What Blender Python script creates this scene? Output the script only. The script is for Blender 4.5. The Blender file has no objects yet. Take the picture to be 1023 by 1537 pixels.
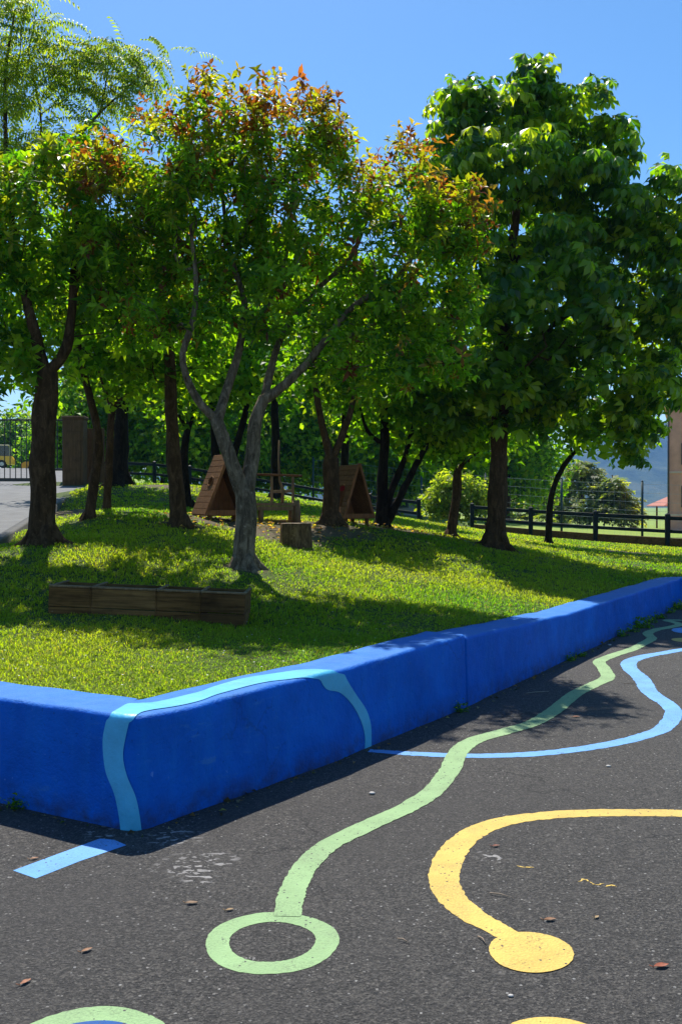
import bpy, math, random
import numpy as np
from mathutils import Vector, Matrix, noise as mnoise

# ------------------------------------------------------------------ camera, sky, sun, exposure
SC = bpy.context.scene
COL = SC.collection
F = 1410.0            # focal length in photo pixels
YH = 758.0            # horizon row in the photo
EYE = 1.6
cam_d = bpy.data.cameras.new("camera")
cam = bpy.data.objects.new("camera", cam_d)
COL.objects.link(cam)
cam.location = (0, 0, EYE)
cam.rotation_euler = (math.radians(90), 0, 0)
cam_d.sensor_fit = 'VERTICAL'
cam_d.sensor_height = 36.0
cam_d.sensor_width = 24.0
cam_d.lens = F / 1537 * 36.0
cam_d.shift_y = -10.5 / 1537
cam_d.clip_start = 0.05
cam_d.clip_end = 20000
SC.camera = cam

SUN_EL = math.radians(58)
SUN_AZ = math.atan2(-0.21, 0.98)          # from +Y towards +X
S = Vector((math.sin(SUN_AZ) * math.cos(SUN_EL), math.cos(SUN_AZ) * math.cos(SUN_EL), math.sin(SUN_EL)))
world = bpy.data.worlds.new("World")
SC.world = world
world.use_nodes = True
wn = world.node_tree
sky = wn.nodes.new("ShaderNodeTexSky")
sky.sky_type = 'NISHITA'
sky.sun_disc = False
sky.sun_elevation = SUN_EL
sky.sun_rotation = SUN_AZ
sky.altitude = 300
sky.air_density = 1.0
sky.dust_density = 0.4
sky.ozone_density = 2.5
bg = wn.nodes["Background"]
hs = wn.nodes.new("ShaderNodeHueSaturation")
hs.inputs["Saturation"].default_value = 1.27
hs.inputs["Hue"].default_value = 0.498
wn.links.new(sky.outputs[0], hs.inputs["Color"])
wn.links.new(hs.outputs[0], bg.inputs[0])
bg.inputs[1].default_value = 0.105
ld = bpy.data.lights.new("sun", 'SUN')
ld.energy = 5.0
ld.angle = math.radians(0.53)
ld.color = (1.0, 0.95, 0.86)
lo = bpy.data.objects.new("sun", ld)
COL.objects.link(lo)
lo.rotation_euler = S.to_track_quat('Z', 'Y').to_euler()
SC.view_settings.view_transform = 'Standard'
SC.view_settings.look = 'None'
SC.view_settings.gamma = 1
SC.view_settings.use_curve_mapping = False
SC.view_settings.exposure = 0.72
SC.cycles.max_bounces = 14
SC.cycles.diffuse_bounces = 9
SC.cycles.glossy_bounces = 2
SC.cycles.transmission_bounces = 9
SC.cycles.transparent_max_bounces = 8
SC.cycles.volume_bounces = 0
SC.cycles.sample_clamp_indirect = 4.0

rng = np.random.default_rng(7)
random.seed(7)
R = math.radians


def P(px, py, Y):
    return Vector(((px - 511.5) / F * Y, Y, EYE - (py - YH) / F * Y))


def G(px, py, z=0.0):
    Y = (EYE - z) * F / (py - YH)
    return Vector(((px - 511.5) / F * Y, Y, z))


# ------------------------------------------------------------------ helpers: objects and meshes
def link(o, parent=None):
    COL.objects.link(o)
    if parent is not None:
        o.parent = parent
    return o


def tag(o, label=None, cat=None, group=None, kind=None):
    if label:
        o["label"] = label
    if cat:
        o["category"] = cat
    if group:
        o["group"] = group
    if kind:
        o["kind"] = kind
    return o


def thing(name, label, cat, loc, rz=0.0, group=None):
    o = bpy.data.objects.new(name, None)
    o.empty_display_size = 0.2
    link(o)
    o.location = loc
    o.rotation_euler = (0, 0, rz)
    return tag(o, label, cat, group)


def mesh_np(name, verts, faces, mat, parent=None, tint=None, smooth=False, extra=None):
    """faces: list of int arrays (M,k) sharing one vertex array"""
    me = bpy.data.meshes.new(name)
    verts = np.ascontiguousarray(verts, dtype=np.float32)
    me.vertices.add(len(verts))
    me.vertices.foreach_set("co", verts.ravel())
    if not isinstance(faces, (list, tuple)):
        faces = [faces]
    loops = np.concatenate([f.ravel() for f in faces]).astype(np.int32)
    tot = np.concatenate([np.full(len(f), f.shape[1], dtype=np.int32) for f in faces])
    start = np.concatenate([[0], np.cumsum(tot)[:-1]]).astype(np.int32)
    me.loops.add(len(loops))
    me.loops.foreach_set("vertex_index", loops)
    me.polygons.add(len(tot))
    me.polygons.foreach_set("loop_start", start)
    if smooth:
        me.polygons.foreach_set("use_smooth", np.ones(len(tot), dtype=bool))
    if tint is not None:
        a = me.attributes.new("tint", 'FLOAT_COLOR', 'POINT')
        c = np.ones((len(verts), 4), dtype=np.float32)
        c[:, :3] = tint
        a.data.foreach_set("color", c.ravel())
    me.update(calc_edges=True)
    if mat:
        me.materials.append(mat)
    o = bpy.data.objects.new(name, me)
    return link(o, parent)


class MB:
    """collects shapes into one mesh"""
    def __init__(self):
        self.v, self.f, self.s = [], [], []

    def add(self, vs, fs, smooth=False):
        n = len(self.v)
        self.v += [tuple(x) for x in vs]
        for f in fs:
            self.f.append(tuple(i + n for i in f))
            self.s.append(smooth)

    def box(self, c, s, rot=None, bev=0.0):
        hx, hy, hz = s[0] / 2, s[1] / 2, s[2] / 2
        b = min(bev, hx * .9, hy * .9, hz * .9)
        c = Vector(c)
        if b <= 0:
            vs = [Vector((x, y, z)) for x in (-hx, hx) for y in (-hy, hy) for z in (-hz, hz)]
            fs = [(0, 1, 3, 2), (4, 6, 7, 5), (0, 4, 5, 1), (2, 3, 7, 6), (0, 2, 6, 4), (1, 5, 7, 3)]
        else:
            vs, idx = [], {}
            for sx in (-1, 1):
                for sy in (-1, 1):
                    for sz in (-1, 1):
                        for a in range(3):
                            p = [sx * (hx - b), sy * (hy - b), sz * (hz - b)]
                            p[a] = (sx * hx, sy * hy, sz * hz)[a]
                            idx[(sx, sy, sz, a)] = len(vs)
                            vs.append(Vector(p))
            fs = []
            q = [(-1, -1), (1, -1), (1, 1), (-1, 1)]
            def k(a, s_, u, w):
                t = [0, 0, 0]
                t[a] = s_
                t[(a + 1) % 3] = u
                t[(a + 2) % 3] = w
                return tuple(t)
            for a in range(3):
                for s_ in (-1, 1):
                    f = [idx[k(a, s_, u, w) + (a,)] for u, w in q]
                    fs.append(tuple(f if s_ > 0 else f[::-1]))
            for a in range(3):
                b1, b2 = (a + 1) % 3, (a + 2) % 3
                for u in (-1, 1):
                    for w in (-1, 1):
                        k1, k2 = k(a, -1, u, w), k(a, 1, u, w)
                        f = [idx[k1 + (b1,)], idx[k2 + (b1,)], idx[k2 + (b2,)], idx[k1 + (b2,)]]
                        fs.append(tuple(f if u * w > 0 else f[::-1]))
            for sx in (-1, 1):
                for sy in (-1, 1):
                    for sz in (-1, 1):
                        f = [idx[(sx, sy, sz, a)] for a in range(3)]
                        fs.append(tuple(f if sx * sy * sz > 0 else f[::-1]))
        if rot is not None:
            vs = [rot @ v for v in vs]
        self.add([v + c for v in vs], fs)

    def beam(self, a, b, w, d, bev=0.004, up=(0, 0, 1)):
        a, b = Vector(a), Vector(b)
        z = (b - a)
        L = z.length
        z.normalize()
        upv = Vector(up)
        if abs(z.dot(upv)) > .98:
            upv = Vector((0, 1, 0))
        x = upv.cross(z).normalized()
        y = z.cross(x)
        m = Matrix((x, y, z)).transposed()
        self.box((a + b) / 2, (w, d, L), m, bev)

    def tube(self, pts, rad, n=8, cap=True, wob=0.0):
        pts = [Vector(p) for p in pts]
        if not hasattr(rad, '__len__'):
            rad = [rad] * len(pts)
        base = len(self.v)
        t0 = (pts[1] - pts[0]).normalized()
        ref = Vector((1, 0, 0)) if abs(t0.x) < .8 else Vector((0, 1, 0))
        x = (ref - t0 * ref.dot(t0)).normalized()
        for i, p in enumerate(pts):
            t = (pts[min(i + 1, len(pts) - 1)] - pts[max(i - 1, 0)]).normalized()
            x = (x - t * x.dot(t)).normalized()
            y = t.cross(x)
            for k in range(n):
                a = 2 * math.pi * k / n
                r = rad[i]
                if wob:
                    q = p + (x * math.cos(a) + y * math.sin(a)) * r
                    r *= 1 + wob * mnoise.noise(Vector((q.x * 9, q.y * 9, q.z * 2.5)))
                self.v.append(tuple(p + (x * math.cos(a) + y * math.sin(a)) * r))
        m = len(pts)
        for i in range(m - 1):
            for k in range(n):
                k2 = (k + 1) % n
                self.f.append((base + i * n + k, base + i * n + k2, base + (i + 1) * n + k2, base + (i + 1) * n + k))
                self.s.append(True)
        if cap:
            self.f.append(tuple(base + k for k in range(n))[::-1])
            self.f.append(tuple(base + (m - 1) * n + k for k in range(n)))
            self.s += [False, False]

    def prism(self, poly, y0, y1):
        """poly in xz, extruded along y"""
        n = len(poly)
        vs = [(x, y0, z) for x, z in poly] + [(x, y1, z) for x, z in poly]
        fs = [tuple(range(n)), tuple(range(n, 2 * n))[::-1]]
        for i in range(n):
            j = (i + 1) % n
            fs.append((i, i + n, j + n, j))
        self.add(vs, fs)

    def build(self, name, mat, parent=None, loc=None):
        me = bpy.data.meshes.new(name)
        me.from_pydata(self.v, [], self.f)
        me.polygons.foreach_set("use_smooth", self.s)
        me.update()
        if mat:
            me.materials.append(mat)
        o = bpy.data.objects.new(name, me)
        link(o, parent)
        if loc is not None:
            o.location = loc
        return o


def copy_tree(o, parent=None):
    c = o.copy()
    COL.objects.link(c)
    c.parent = parent
    for ch in [x for x in bpy.data.objects if x.parent == o]:
        copy_tree(ch, c)
    return c


# ------------------------------------------------------------------ helpers: materials
class NT:
    def __init__(self, name):
        self.m = bpy.data.materials.new(name)
        self.m.use_nodes = True
        self.t = self.m.node_tree
        self.b = self.t.nodes["Principled BSDF"]
        self.out = self.t.nodes["Material Output"]
        self._pos = None

    def n(self, typ, **kw):
        x = self.t.nodes.new(typ)
        for k, v in kw.items():
            setattr(x, k, v)
        return x

    def l(self, a, b):
        self.t.links.new(a, b)

    @property
    def pos(self):
        if self._pos is None:
            self._pos = self.n("ShaderNodeTexCoord").outputs["Object"]
        return self._pos

    def geo(self):
        return self.n("ShaderNodeNewGeometry").outputs["Position"]

    def mapping(self, scale, vec=None):
        m = self.n("ShaderNodeMapping")
        m.inputs["Scale"].default_value = scale
        self.l(vec or self.pos, m.inputs[0])
        return m.outputs[0]

    def noise(self, scale, detail=5, rough=.55, vec=None, dist=0.0):
        x = self.n("ShaderNodeTexNoise")
        x.inputs["Scale"].default_value = scale
        x.inputs["Detail"].default_value = detail
        x.inputs["Roughness"].default_value = rough
        x.inputs["Distortion"].default_value = dist
        self.l(vec or self.pos, x.inputs["Vector"])
        return x.outputs[0]

    def voro(self, scale, vec=None, feature='F1', out="Distance"):
        x = self.n("ShaderNodeTexVoronoi", feature=feature)
        x.inputs["Scale"].default_value = scale
        self.l(vec or self.pos, x.inputs["Vector"])
        return x.outputs[out]

    def ramp(self, fac, stops):
        x = self.n("ShaderNodeValToRGB")
        e = x.color_ramp.elements
        while len(e) < len(stops):
            e.new(0.5)
        for i, (p, c) in enumerate(stops):
            e[i].position = p
            e[i].color = (c, c, c, 1) if not hasattr(c, '__len__') else tuple(c) + (1,)
        self.l(fac, x.inputs[0])
        return x.outputs[0]

    def mix(self, fac, a, b, mode='MIX'):
        x = self.n("ShaderNodeMix", data_type='RGBA', blend_type=mode)
        for s, v in ((x.inputs[0], fac), (x.inputs[6], a), (x.inputs[7], b)):
            if isinstance(v, (int, float)):
                s.default_value = v if s.type == 'VALUE' else (v, v, v, 1)
            elif hasattr(v, '__len__'):
                s.default_value = tuple(v) + (1,)
            else:
                self.l(v, s)
        return x.outputs[2]

    def math(self, op, a, b=0.5, clamp=False):
        x = self.n("ShaderNodeMath", operation=op, use_clamp=clamp)
        for s, v in ((x.inputs[0], a), (x.inputs[1], b)):
            if isinstance(v, (int, float)):
                s.default_value = v
            else:
                self.l(v, s)
        return x.outputs[0]

    def blob(self, pts):
        """mask that is 1 near given (x,y,radius) places, world position"""
        g = self.geo()
        sep = self.n("ShaderNodeSeparateXYZ")
        self.l(g, sep.inputs[0])
        total = None
        for x, y, r in pts:
            dx = self.math('SUBTRACT', sep.outputs[0], x)
            dy = self.math('SUBTRACT', sep.outputs[1], y)
            d2 = self.math('ADD', self.math('MULTIPLY', dx, dx), self.math('MULTIPLY', dy, dy))
            m = self.math('SUBTRACT', 1.0, self.math('DIVIDE', d2, r * r), clamp=True)
            total = m if total is None else self.math('MAXIMUM', total, m)
        return total

    def bump(self, h, strength=.5, dist=.01):
        x = self.n("ShaderNodeBump")
        x.inputs["Strength"].default_value = strength
        x.inputs["Distance"].default_value = dist
        self.l(h, x.inputs["Height"])
        self.l(x.outputs[0], self.b.inputs["Normal"])
        return x

    def set(self, col=None, rough=None, metal=None, spec=None):
        if col is not None:
            if hasattr(col, '__len__'):
                self.b.inputs["Base Color"].default_value = tuple(col) + (1,)
            else:
                self.l(col, self.b.inputs["Base Color"])
        if rough is not None:
            if isinstance(rough, (int, float)):
                self.b.inputs["Roughness"].default_value = rough
            else:
                self.l(rough, self.b.inputs["Roughness"])
        if metal is not None:
            self.b.inputs["Metallic"].default_value = metal
        if spec is not None:
            self.b.inputs["Specular IOR Level"].default_value = spec
        return self.m


def simple(name, col, rough=.6, var=.25, scale=6.0, metal=0.0, bump=0.0, spec=.5):
    t = NT(name)
    f = t.ramp(t.noise(scale, 6), [(.3, 1 - var), (.7, 1 + var)])
    t.set(t.mix(1.0, tuple(col), f, 'MULTIPLY'), rough, metal, spec)
    if bump:
        t.bump(t.noise(scale * 8, 4), bump, .005)
    return t.m


def mat_asphalt():
    t = NT("asphalt")
    big = t.noise(.9, 6, .6)
    mid = t.noise(14, 4)
    fine = t.noise(260, 3, .7)
    base = t.ramp(big, [(.3, (.021, .0198, .0183)), (.7, (.041, .0385, .0355))])
    base = t.mix(.55, base, t.ramp(mid, [(.3, (.014, .0132, .0122)), (.75, (.046, .042, .038))]))
    grit = t.noise(75, 4, .75, dist=.8)
    clod = t.noise(30, 5, .7, dist=1.2)
    base = t.mix(t.ramp(clod, [(.49, 0.0), (.60, .7)]), base, (.115, .104, .09))
    base = t.mix(t.ramp(clod, [(.36, .7), (.48, 0.0)]), base, (.014, .013, .012))
    base = t.mix(t.ramp(grit, [(.50, 0.0), (.66, .9)]), base, (.19, .176, .155))
    base = t.mix(t.ramp(grit, [(.34, .85), (.47, 0.0)]), base, (.012, .0115, .011))
    base = t.mix(t.ramp(fine, [(.42, 0.0), (.66, .65)]), base, (.065, .061, .056))
    base = t.mix(t.ramp(fine, [(.34, .75), (.46, 0.0)]), base, (.012, .012, .012))
    # exposed pale stones
    vc = t.n("ShaderNodeTexVoronoi", feature='F1')
    vc.inputs["Scale"].default_value = 75
    t.l(t.pos, vc.inputs["Vector"])
    sepc = t.n("ShaderNodeSeparateColor")
    t.l(vc.outputs["Color"], sepc.inputs[0])
    pick = t.math('GREATER_THAN', sepc.outputs[0], .84)
    inside = t.math('LESS_THAN', vc.outputs["Distance"], t.math('MULTIPLY', sepc.outputs[2], .42))
    stone = t.math('MULTIPLY', pick, inside)
    scol = t.ramp(sepc.outputs[1], [(0.0, (.10, .085, .07)), (.6, (.20, .19, .175)), (1.0, (.34, .33, .31))])
    base = t.mix(stone, base, scol)
    # pale worn patches where the coating flaked off
    w = [G(285, 1298), G(322, 1290), G(255, 1302), G(262, 1256), G(740, 1285), G(300, 1318), G(160, 1250)]
    rr = [.17, .13, .10, .16, .10, .09, .13]
    wm = t.blob([(p.x, p.y, r_) for p, r_ in zip(w, rr)])
    flakes = t.ramp(t.noise(1.0, 2, .5, dist=.5, vec=t.mapping((20, 34, 1))), [(.565, 0.0), (.60, 1.0)])
    base = t.mix(t.math('MULTIPLY', t.math('MULTIPLY', wm, flakes), .95), base, (.42, .40, .38))
    # hairline cracks and an old patch with a different tone
    vk = t.n("ShaderNodeTexVoronoi", feature='DISTANCE_TO_EDGE')
    vk.inputs["Scale"].default_value = .55
    wv = t.n("ShaderNodeVectorMath", operation='ADD')
    nz = t.n("ShaderNodeTexNoise")
    nz.inputs["Scale"].default_value = 2.2
    nz.inputs["Detail"].default_value = 6
    t.l(t.pos, nz.inputs["Vector"])
    sc3 = t.n("ShaderNodeVectorMath", operation='SCALE')
    sc3.inputs["Scale"].default_value = .8
    t.l(nz.outputs["Color"], sc3.inputs[0])
    t.l(t.pos, wv.inputs[0])
    t.l(sc3.outputs[0], wv.inputs[1])
    t.l(wv.outputs[0], vk.inputs["Vector"])
    crk = t.math('MULTIPLY', t.ramp(vk.outputs["Distance"], [(.002, 1.0), (.006, 0.0)]), t.ramp(t.noise(.8, 3), [(.48, 0.0), (.56, .85)]))
    base = t.mix(crk, base, (.008, .008, .008))
    pt = t.ramp(t.noise(.45, 4, .5, dist=1.5), [(.5, 0.0), (.56, .28)])
    base = t.mix(pt, base, (.050, .046, .042))
    # faint dusty film
    base = t.mix(t.math('MULTIPLY', t.ramp(t.noise(2.3, 5, .65), [(.48, 0.0), (.75, .35)]), 1.0), base, (.068, .063, .058))
    t.set(base, .85, spec=.35)
    h = t.math('ADD', t.math('MULTIPLY', fine, .8), t.math('MULTIPLY', t.voro(95), .9))
    t.bump(t.math('ADD', h, t.math('MULTIPLY', grit, 1.2)), .9, .010)
    return t.m


def mat_paint(name, col, dark=.62):
    t = NT(name)
    n1 = t.noise(4, 5)
    c = t.mix(1.0, tuple(col), t.ramp(n1, [(.3, .86), (.7, 1.08)]), 'MULTIPLY')
    fine = t.noise(170, 3, .7)
    pits = t.ramp(t.noise(85, 4, .75, dist=.6), [(.31, 1.0), (.39, 0.0)])
    c = t.mix(t.math('MULTIPLY', pits, dark), c, (.05, .05, .048))
    v = t.n("ShaderNodeTexVoronoi", feature='F1')
    v.inputs["Scale"].default_value = 60
    t.l(t.pos, v.inputs["Vector"])
    sc_ = t.n("ShaderNodeSeparateColor")
    t.l(v.outputs["Color"], sc_.inputs[0])
    chip = t.math('MULTIPLY', t.math('GREATER_THAN', sc_.outputs[0], .92), t.math('LESS_THAN', v.outputs["Distance"], .3))
    c = t.mix(chip, c, (.05, .05, .048))
    wear = t.math('MULTIPLY', t.ramp(t.noise(5, 7, .75), [(.45, 0.0), (.66, 1.0)]), t.ramp(t.noise(120, 4, .75), [(.50, 0.0), (.60, .75)]))
    c = t.mix(wear, c, (.05, .047, .043))
    c = t.mix(t.ramp(t.noise(2.2, 6, .7), [(.5, 0.0), (.8, .25)]), c, (.16, .15, .13))
    t.set(c, .7, spec=.3)
    t.bump(t.math('ADD', fine, t.voro(95)), .55, .006)
    return t.m


def mat_wall():
    t = NT("blue_wall_paint")
    n1 = t.noise(3.0, 6, .6)
    c = t.ramp(n1, [(.25, (.0005, .082, .42)), (.5, (.001, .112, .55)), (.75, (.002, .145, .66))])
    drip = t.noise(1.0, 5, .6, vec=t.mapping((14, 14, 1.2)))
    c = t.mix(t.ramp(drip, [(.5, 0.0), (.75, .35)]), c, (.012, .17, .56))
    chips = t.ramp(t.noise(38, 4, .65, dist=.4), [(.64, 0.0), (.70, 1.0)])
    c = t.mix(t.math('MULTIPLY', chips, .5), c, (.005, .02, .10))
    pale = t.ramp(t.noise(24, 4, .7, dist=.8), [(.68, 0.0), (.73, .6)])
    c = t.mix(pale, c, (.16, .32, .72))
    vk = t.n("ShaderNodeTexVoronoi", feature='DISTANCE_TO_EDGE')
    vk.inputs["Scale"].default_value = 1.3
    nz = t.n("ShaderNodeTexNoise")
    nz.inputs["Scale"].default_value = 3.5
    nz.inputs["Detail"].default_value = 6
    t.l(t.pos, nz.inputs["Vector"])
    sc3 = t.n("ShaderNodeVectorMath", operation='SCALE')
    sc3.inputs["Scale"].default_value = .5
    t.l(nz.outputs["Color"], sc3.inputs[0])
    wv = t.n("ShaderNodeVectorMath", operation='ADD')
    t.l(t.pos, wv.inputs[0])
    t.l(sc3.outputs[0], wv.inputs[1])
    t.l(wv.outputs[0], vk.inputs["Vector"])
    crk = t.math('MULTIPLY', t.ramp(vk.outputs["Distance"], [(.003, 1.0), (.009, 0.0)]), t.ramp(t.noise(1.1, 3), [(.5, 0.0), (.58, .28)]))
    c = t.mix(crk, c, (.003, .015, .07))
    scuff = t.math('MULTIPLY', t.ramp(t.noise(1.0, 6, .75, vec=t.mapping((5, 5, 26)), dist=.7), [(.58, 0.0), (.66, .55)]), t.ramp(t.noise(1.7, 3), [(.45, 0.0), (.6, 1.0)]))
    c = t.mix(scuff, c, (.05, .20, .52))
    # splash dirt at the foot
    sep = t.n("ShaderNodeSeparateXYZ")
    t.l(t.geo(), sep.inputs[0])
    foot = t.math('MULTIPLY', t.ramp(sep.outputs[2], [(.0, 1.0), (.16, 0.0)]), t.ramp(t.noise(9, 6, .7), [(.35, 0.0), (.65, .9)]))
    c = t.mix(foot, c, (.03, .04, .08))
    # sunlit brightness of the flat top, painted in as patchy paler blue
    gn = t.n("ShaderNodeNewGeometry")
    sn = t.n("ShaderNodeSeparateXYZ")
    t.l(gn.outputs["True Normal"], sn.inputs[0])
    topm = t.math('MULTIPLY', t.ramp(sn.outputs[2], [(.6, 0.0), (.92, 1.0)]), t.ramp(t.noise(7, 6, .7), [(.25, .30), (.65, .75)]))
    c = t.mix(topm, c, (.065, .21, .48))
    t.set(c, .6, spec=.12)
    t.bump(t.math('ADD', t.noise(9, 6, .65), t.math('MULTIPLY', t.noise(55, 4, .7), .5)), .6, .03)
    return t.m


def mat_stripe():
    t = NT("light_blue_wall_paint")
    c = t.mix(1.0, (.055, .40, .66), t.ramp(t.noise(6, 5), [(.3, .85), (.7, 1.12)]), 'MULTIPLY')
    chips = t.ramp(t.noise(45, 4, .65, dist=.4), [(.68, 0.0), (.73, 1.0)])
    c = t.mix(t.math('MULTIPLY', chips, .7), c, (.016, .10, .50))
    t.set(c, .45)
    t.bump(t.math('ADD', t.noise(9, 6, .65), t.math('MULTIPLY', t.noise(60, 3), .35)), .35, .02)
    return t.m


def mat_leaf(name, trans=.5, rough=.5, spec=.18):
    t = NT(name)
    a = t.n("ShaderNodeAttribute", attribute_name="tint")
    t.l(a.outputs["Color"], t.b.inputs["Base Color"])
    t.b.inputs["Roughness"].default_value = rough
    t.b.inputs["Specular IOR Level"].default_value = spec
    tr = t.n("ShaderNodeBsdfTranslucent")
    warm = t.mix(1.0, a.outputs["Color"], (3.0, 3.0, .5), 'MULTIPLY')
    t.l(warm, tr.inputs[0])
    mx = t.n("ShaderNodeMixShader")
    mx.inputs[0].default_value = trans
    t.l(t.b.outputs[0], mx.inputs[1])
    t.l(tr.outputs[0], mx.inputs[2])
    t.l(mx.outputs[0], t.out.inputs[0])
    return t.m


def mat_bark(name, c1, c2, c3):
    t = NT(name)
    v = t.mapping((1, 1, .28))
    n1 = t.noise(17, 8, .7, vec=v, dist=.9)
    c = t.ramp(n1, [(.33, c1), (.5, c2), (.66, c3)])
    spots = t.ramp(t.noise(28, 3, .6), [(.62, 0.0), (.7, .6)])
    c = t.mix(spots, c, tuple(min(1, x * 1.5) for x in c3))
    t.set(c, .9, spec=.08)
    t.bump(t.math('ADD', n1, t.math('MULTIPLY', t.noise(60, 5, .75, vec=v), .6)), 1.0, .05)
    return t.m


def mat_wood(name, c1, c2, axis=0):
    t = NT(name)
    sc_ = [30, 30, 30]
    sc_[axis] = 2.0
    n1 = t.noise(1.0, 7, .65, vec=t.mapping(tuple(sc_)), dist=.6)
    c = t.ramp(n1, [(.3, c1), (.7, c2)])
    c = t.mix(t.ramp(t.noise(4, 5, .6), [(.5, 0.0), (.75, .6)]), c, tuple(x * .4 for x in c1))
    t.set(c, .85, spec=.12)
    t.bump(n1, .5, .01)
    return t.m


M = {}
M['asphalt'] = mat_asphalt()
M['green_paint'] = mat_paint("green_road_paint", (.245, .385, .175))
M['yellow_paint'] = mat_paint("yellow_road_paint", (.60, .415, .095))
M['blue_paint'] = mat_paint("blue_road_paint", (.13, .335, .68))
M['deepblue_paint'] = mat_paint("deep_blue_road_paint", (.004, .07, .26))
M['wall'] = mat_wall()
M['stripe'] = mat_stripe()
M['leaf'] = mat_leaf("leaf")
M['leaf_gloss'] = mat_leaf("glossy_leaf", .54, .40, .22)
M['leaf_shiny'] = mat_leaf("shiny_leaf", .50, .33, .42)
M['leaf_thin'] = mat_leaf("thin_leaf", .62, .5, .15)
M['grass'] = mat_leaf("grass_blade", .5, .6, .2)
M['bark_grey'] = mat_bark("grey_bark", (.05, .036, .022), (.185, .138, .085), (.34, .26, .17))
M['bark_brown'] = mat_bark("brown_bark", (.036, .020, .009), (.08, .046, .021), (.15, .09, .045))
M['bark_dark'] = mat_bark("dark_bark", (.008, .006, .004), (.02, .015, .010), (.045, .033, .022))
M['wood'] = mat_wood("weathered_wood", (.085, .038, .014), (.21, .10, .038))
M['wood_red'] = mat_wood("orange_stained_wood", (.16, .065, .025), (.30, .13, .05), 2)
M['wood_dark'] = mat_wood("dark_stained_wood", (.050, .024, .007), (.23, .118, .036))
M['wood_dark_b'] = mat_wood("brown_stained_wood", (.06, .03, .009), (.28, .15, .05))
M['wood_dark_c'] = mat_wood("sooty_stained_wood", (.032, .016, .006), (.16, .084, .028))
M['wood_grey'] = mat_wood("grey_weathered_wood", (.13, .085, .042), (.27, .18, .095), 2)
M['log'] = mat_bark("log_bark", (.05, .028, .011), (.16, .095, .04), (.30, .185, .085))
M['fence'] = simple("dark_green_fence_paint", (.006, .012, .012), .6, .3, 8, spec=.2)
M['steel_black'] = simple("black_gate_paint", (.010, .012, .013), .45, .2, 10)
M['pole_green'] = simple("green_pole_paint", (.012, .035, .03), .45, .2, 5)
M['wire'] = simple("grey_wire", (.26, .30, .30), .7, .2, 5, 0, spec=.2)
M['concrete'] = simple("kerb_concrete", (.055, .053, .05), .85, .3, 7, bump=.4)
M['timber_pillar'] = mat_wood("brown_pillar_render", (.075, .045, .024), (.15, .09, .05), 2)


# ------------------------------------------------------------------ terrain height
CTRL = []
def ctl(px, py, Y):
    p = P(px, py, Y)
    CTRL.append((p.x, p.y, p.z))

# lip behind the wall
C0 = Vector((-0.995, 4.575, 0))
WALL_L = Vector((-0.87, 0.493, 0)).normalized()
WP = [C0 + WALL_L * 9.5, C0, G(510, 1140), G(700, 1061), G(852, 990), G(1021, 908.5)]
WP.append(WP[-1] + Vector((.99, .14, 0)) * 12)
for a, b, k in ((WP[0], WP[1], 5), (WP[1], WP[2], 3), (WP[2], WP[3], 2), (WP[3], WP[4], 2), (WP[4], WP[5], 3), (WP[5], WP[6], 4)):
    for i in range(k):
        q = a.lerp(b, i / k)
        d = (b - a).normalized()
        q = q + Vector((-d.y, d.x, 0)) * .3
        CTRL.append((q.x, q.y, float(np.interp(q.x, [.6, 1.2, 2.35, 5.2], [.53, .52, .435, .385]))))
for c in [(73, 924, 8.0), (368, 944, 8.0), (220, 934, 7.7), (367, 853, 10.5), (67, 815, 11), (272, 790, 13.5), (345, 783, 15.5), (443, 821, 13.5),
          (497, 786, 16), (530, 785, 17), (580, 792, 18), (675, 805, 19), (742, 822, 17), (822, 816, 22), (133, 778, 14), (160, 764, 15),
          (180, 728, 24), (1001, 821, 27), (804, 807, 30), (628, 790, 33), (478, 768, 36), (220, 728, 37), (60, 722, 30), (115, 729, 28.5),
          (10, 822, 13), (60, 801, 15.5), (100, 768, 20), (950, 800, 46), (620, 775, 46), (20, 705, 70), (90, 706, 80), (-200, 705, 80),
          (300, 745, 60), (900, 788, 80)]:
    ctl(*c)
for _t in np.linspace(0, 1.15, 7):
    _a, _b = P(-30, 819, 12.0), P(121, 729, 28.5)
    _q = _a.lerp(_b, _t)
    for _dx in (-1.5, -5, -10):
        CTRL.append((_q.x + _dx, _q.y, _q.z - .18))
CTRL += [(60, 100, -1), (-70, 120, 5.5), (0, 130, 1), (60, 30, 0.2), (60, 10, .2), (-60, 40, 3.2), (-50, 12, 2)]
CT = np.array(CTRL)


def _tps(r2):
    return np.where(r2 > 1e-9, .5 * r2 * np.log(np.maximum(r2, 1e-9)), 0)


_d2 = ((CT[:, None, :2] - CT[None, :, :2]) ** 2).sum(-1)
_n = len(CT)
_A = np.zeros((_n + 3, _n + 3))
_A[:_n, :_n] = _tps(_d2) + np.eye(_n) * .3
_A[:_n, _n] = 1
_A[:_n, _n + 1:] = CT[:, :2]
_A[_n, :_n] = 1
_A[_n + 1:, :_n] = CT[:, :2].T
_W = np.linalg.solve(_A, np.concatenate([CT[:, 2], [0, 0, 0]]))


def H(x, y):
    x = np.asarray(x, dtype=float)
    y = np.asarray(y, dtype=float)
    sh = x.shape
    p = np.stack([x.ravel(), y.ravel()], 1)
    out = np.empty(len(p))
    for i in range(0, len(p), 20000):
        q = p[i:i + 20000]
        d2 = ((q[:, None] - CT[None, :, :2]) ** 2).sum(-1)
        out[i:i + 20000] = _tps(d2) @ _W[:_n] + _W[_n] + q @ _W[_n + 1:]
    out = out.reshape(sh)
    far = np.clip((np.hypot(x, y) - 95) / 120, 0, 1)
    far = far * far * (3 - 2 * far)
    return out * (1 - far) + far * (-3.0)


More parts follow.
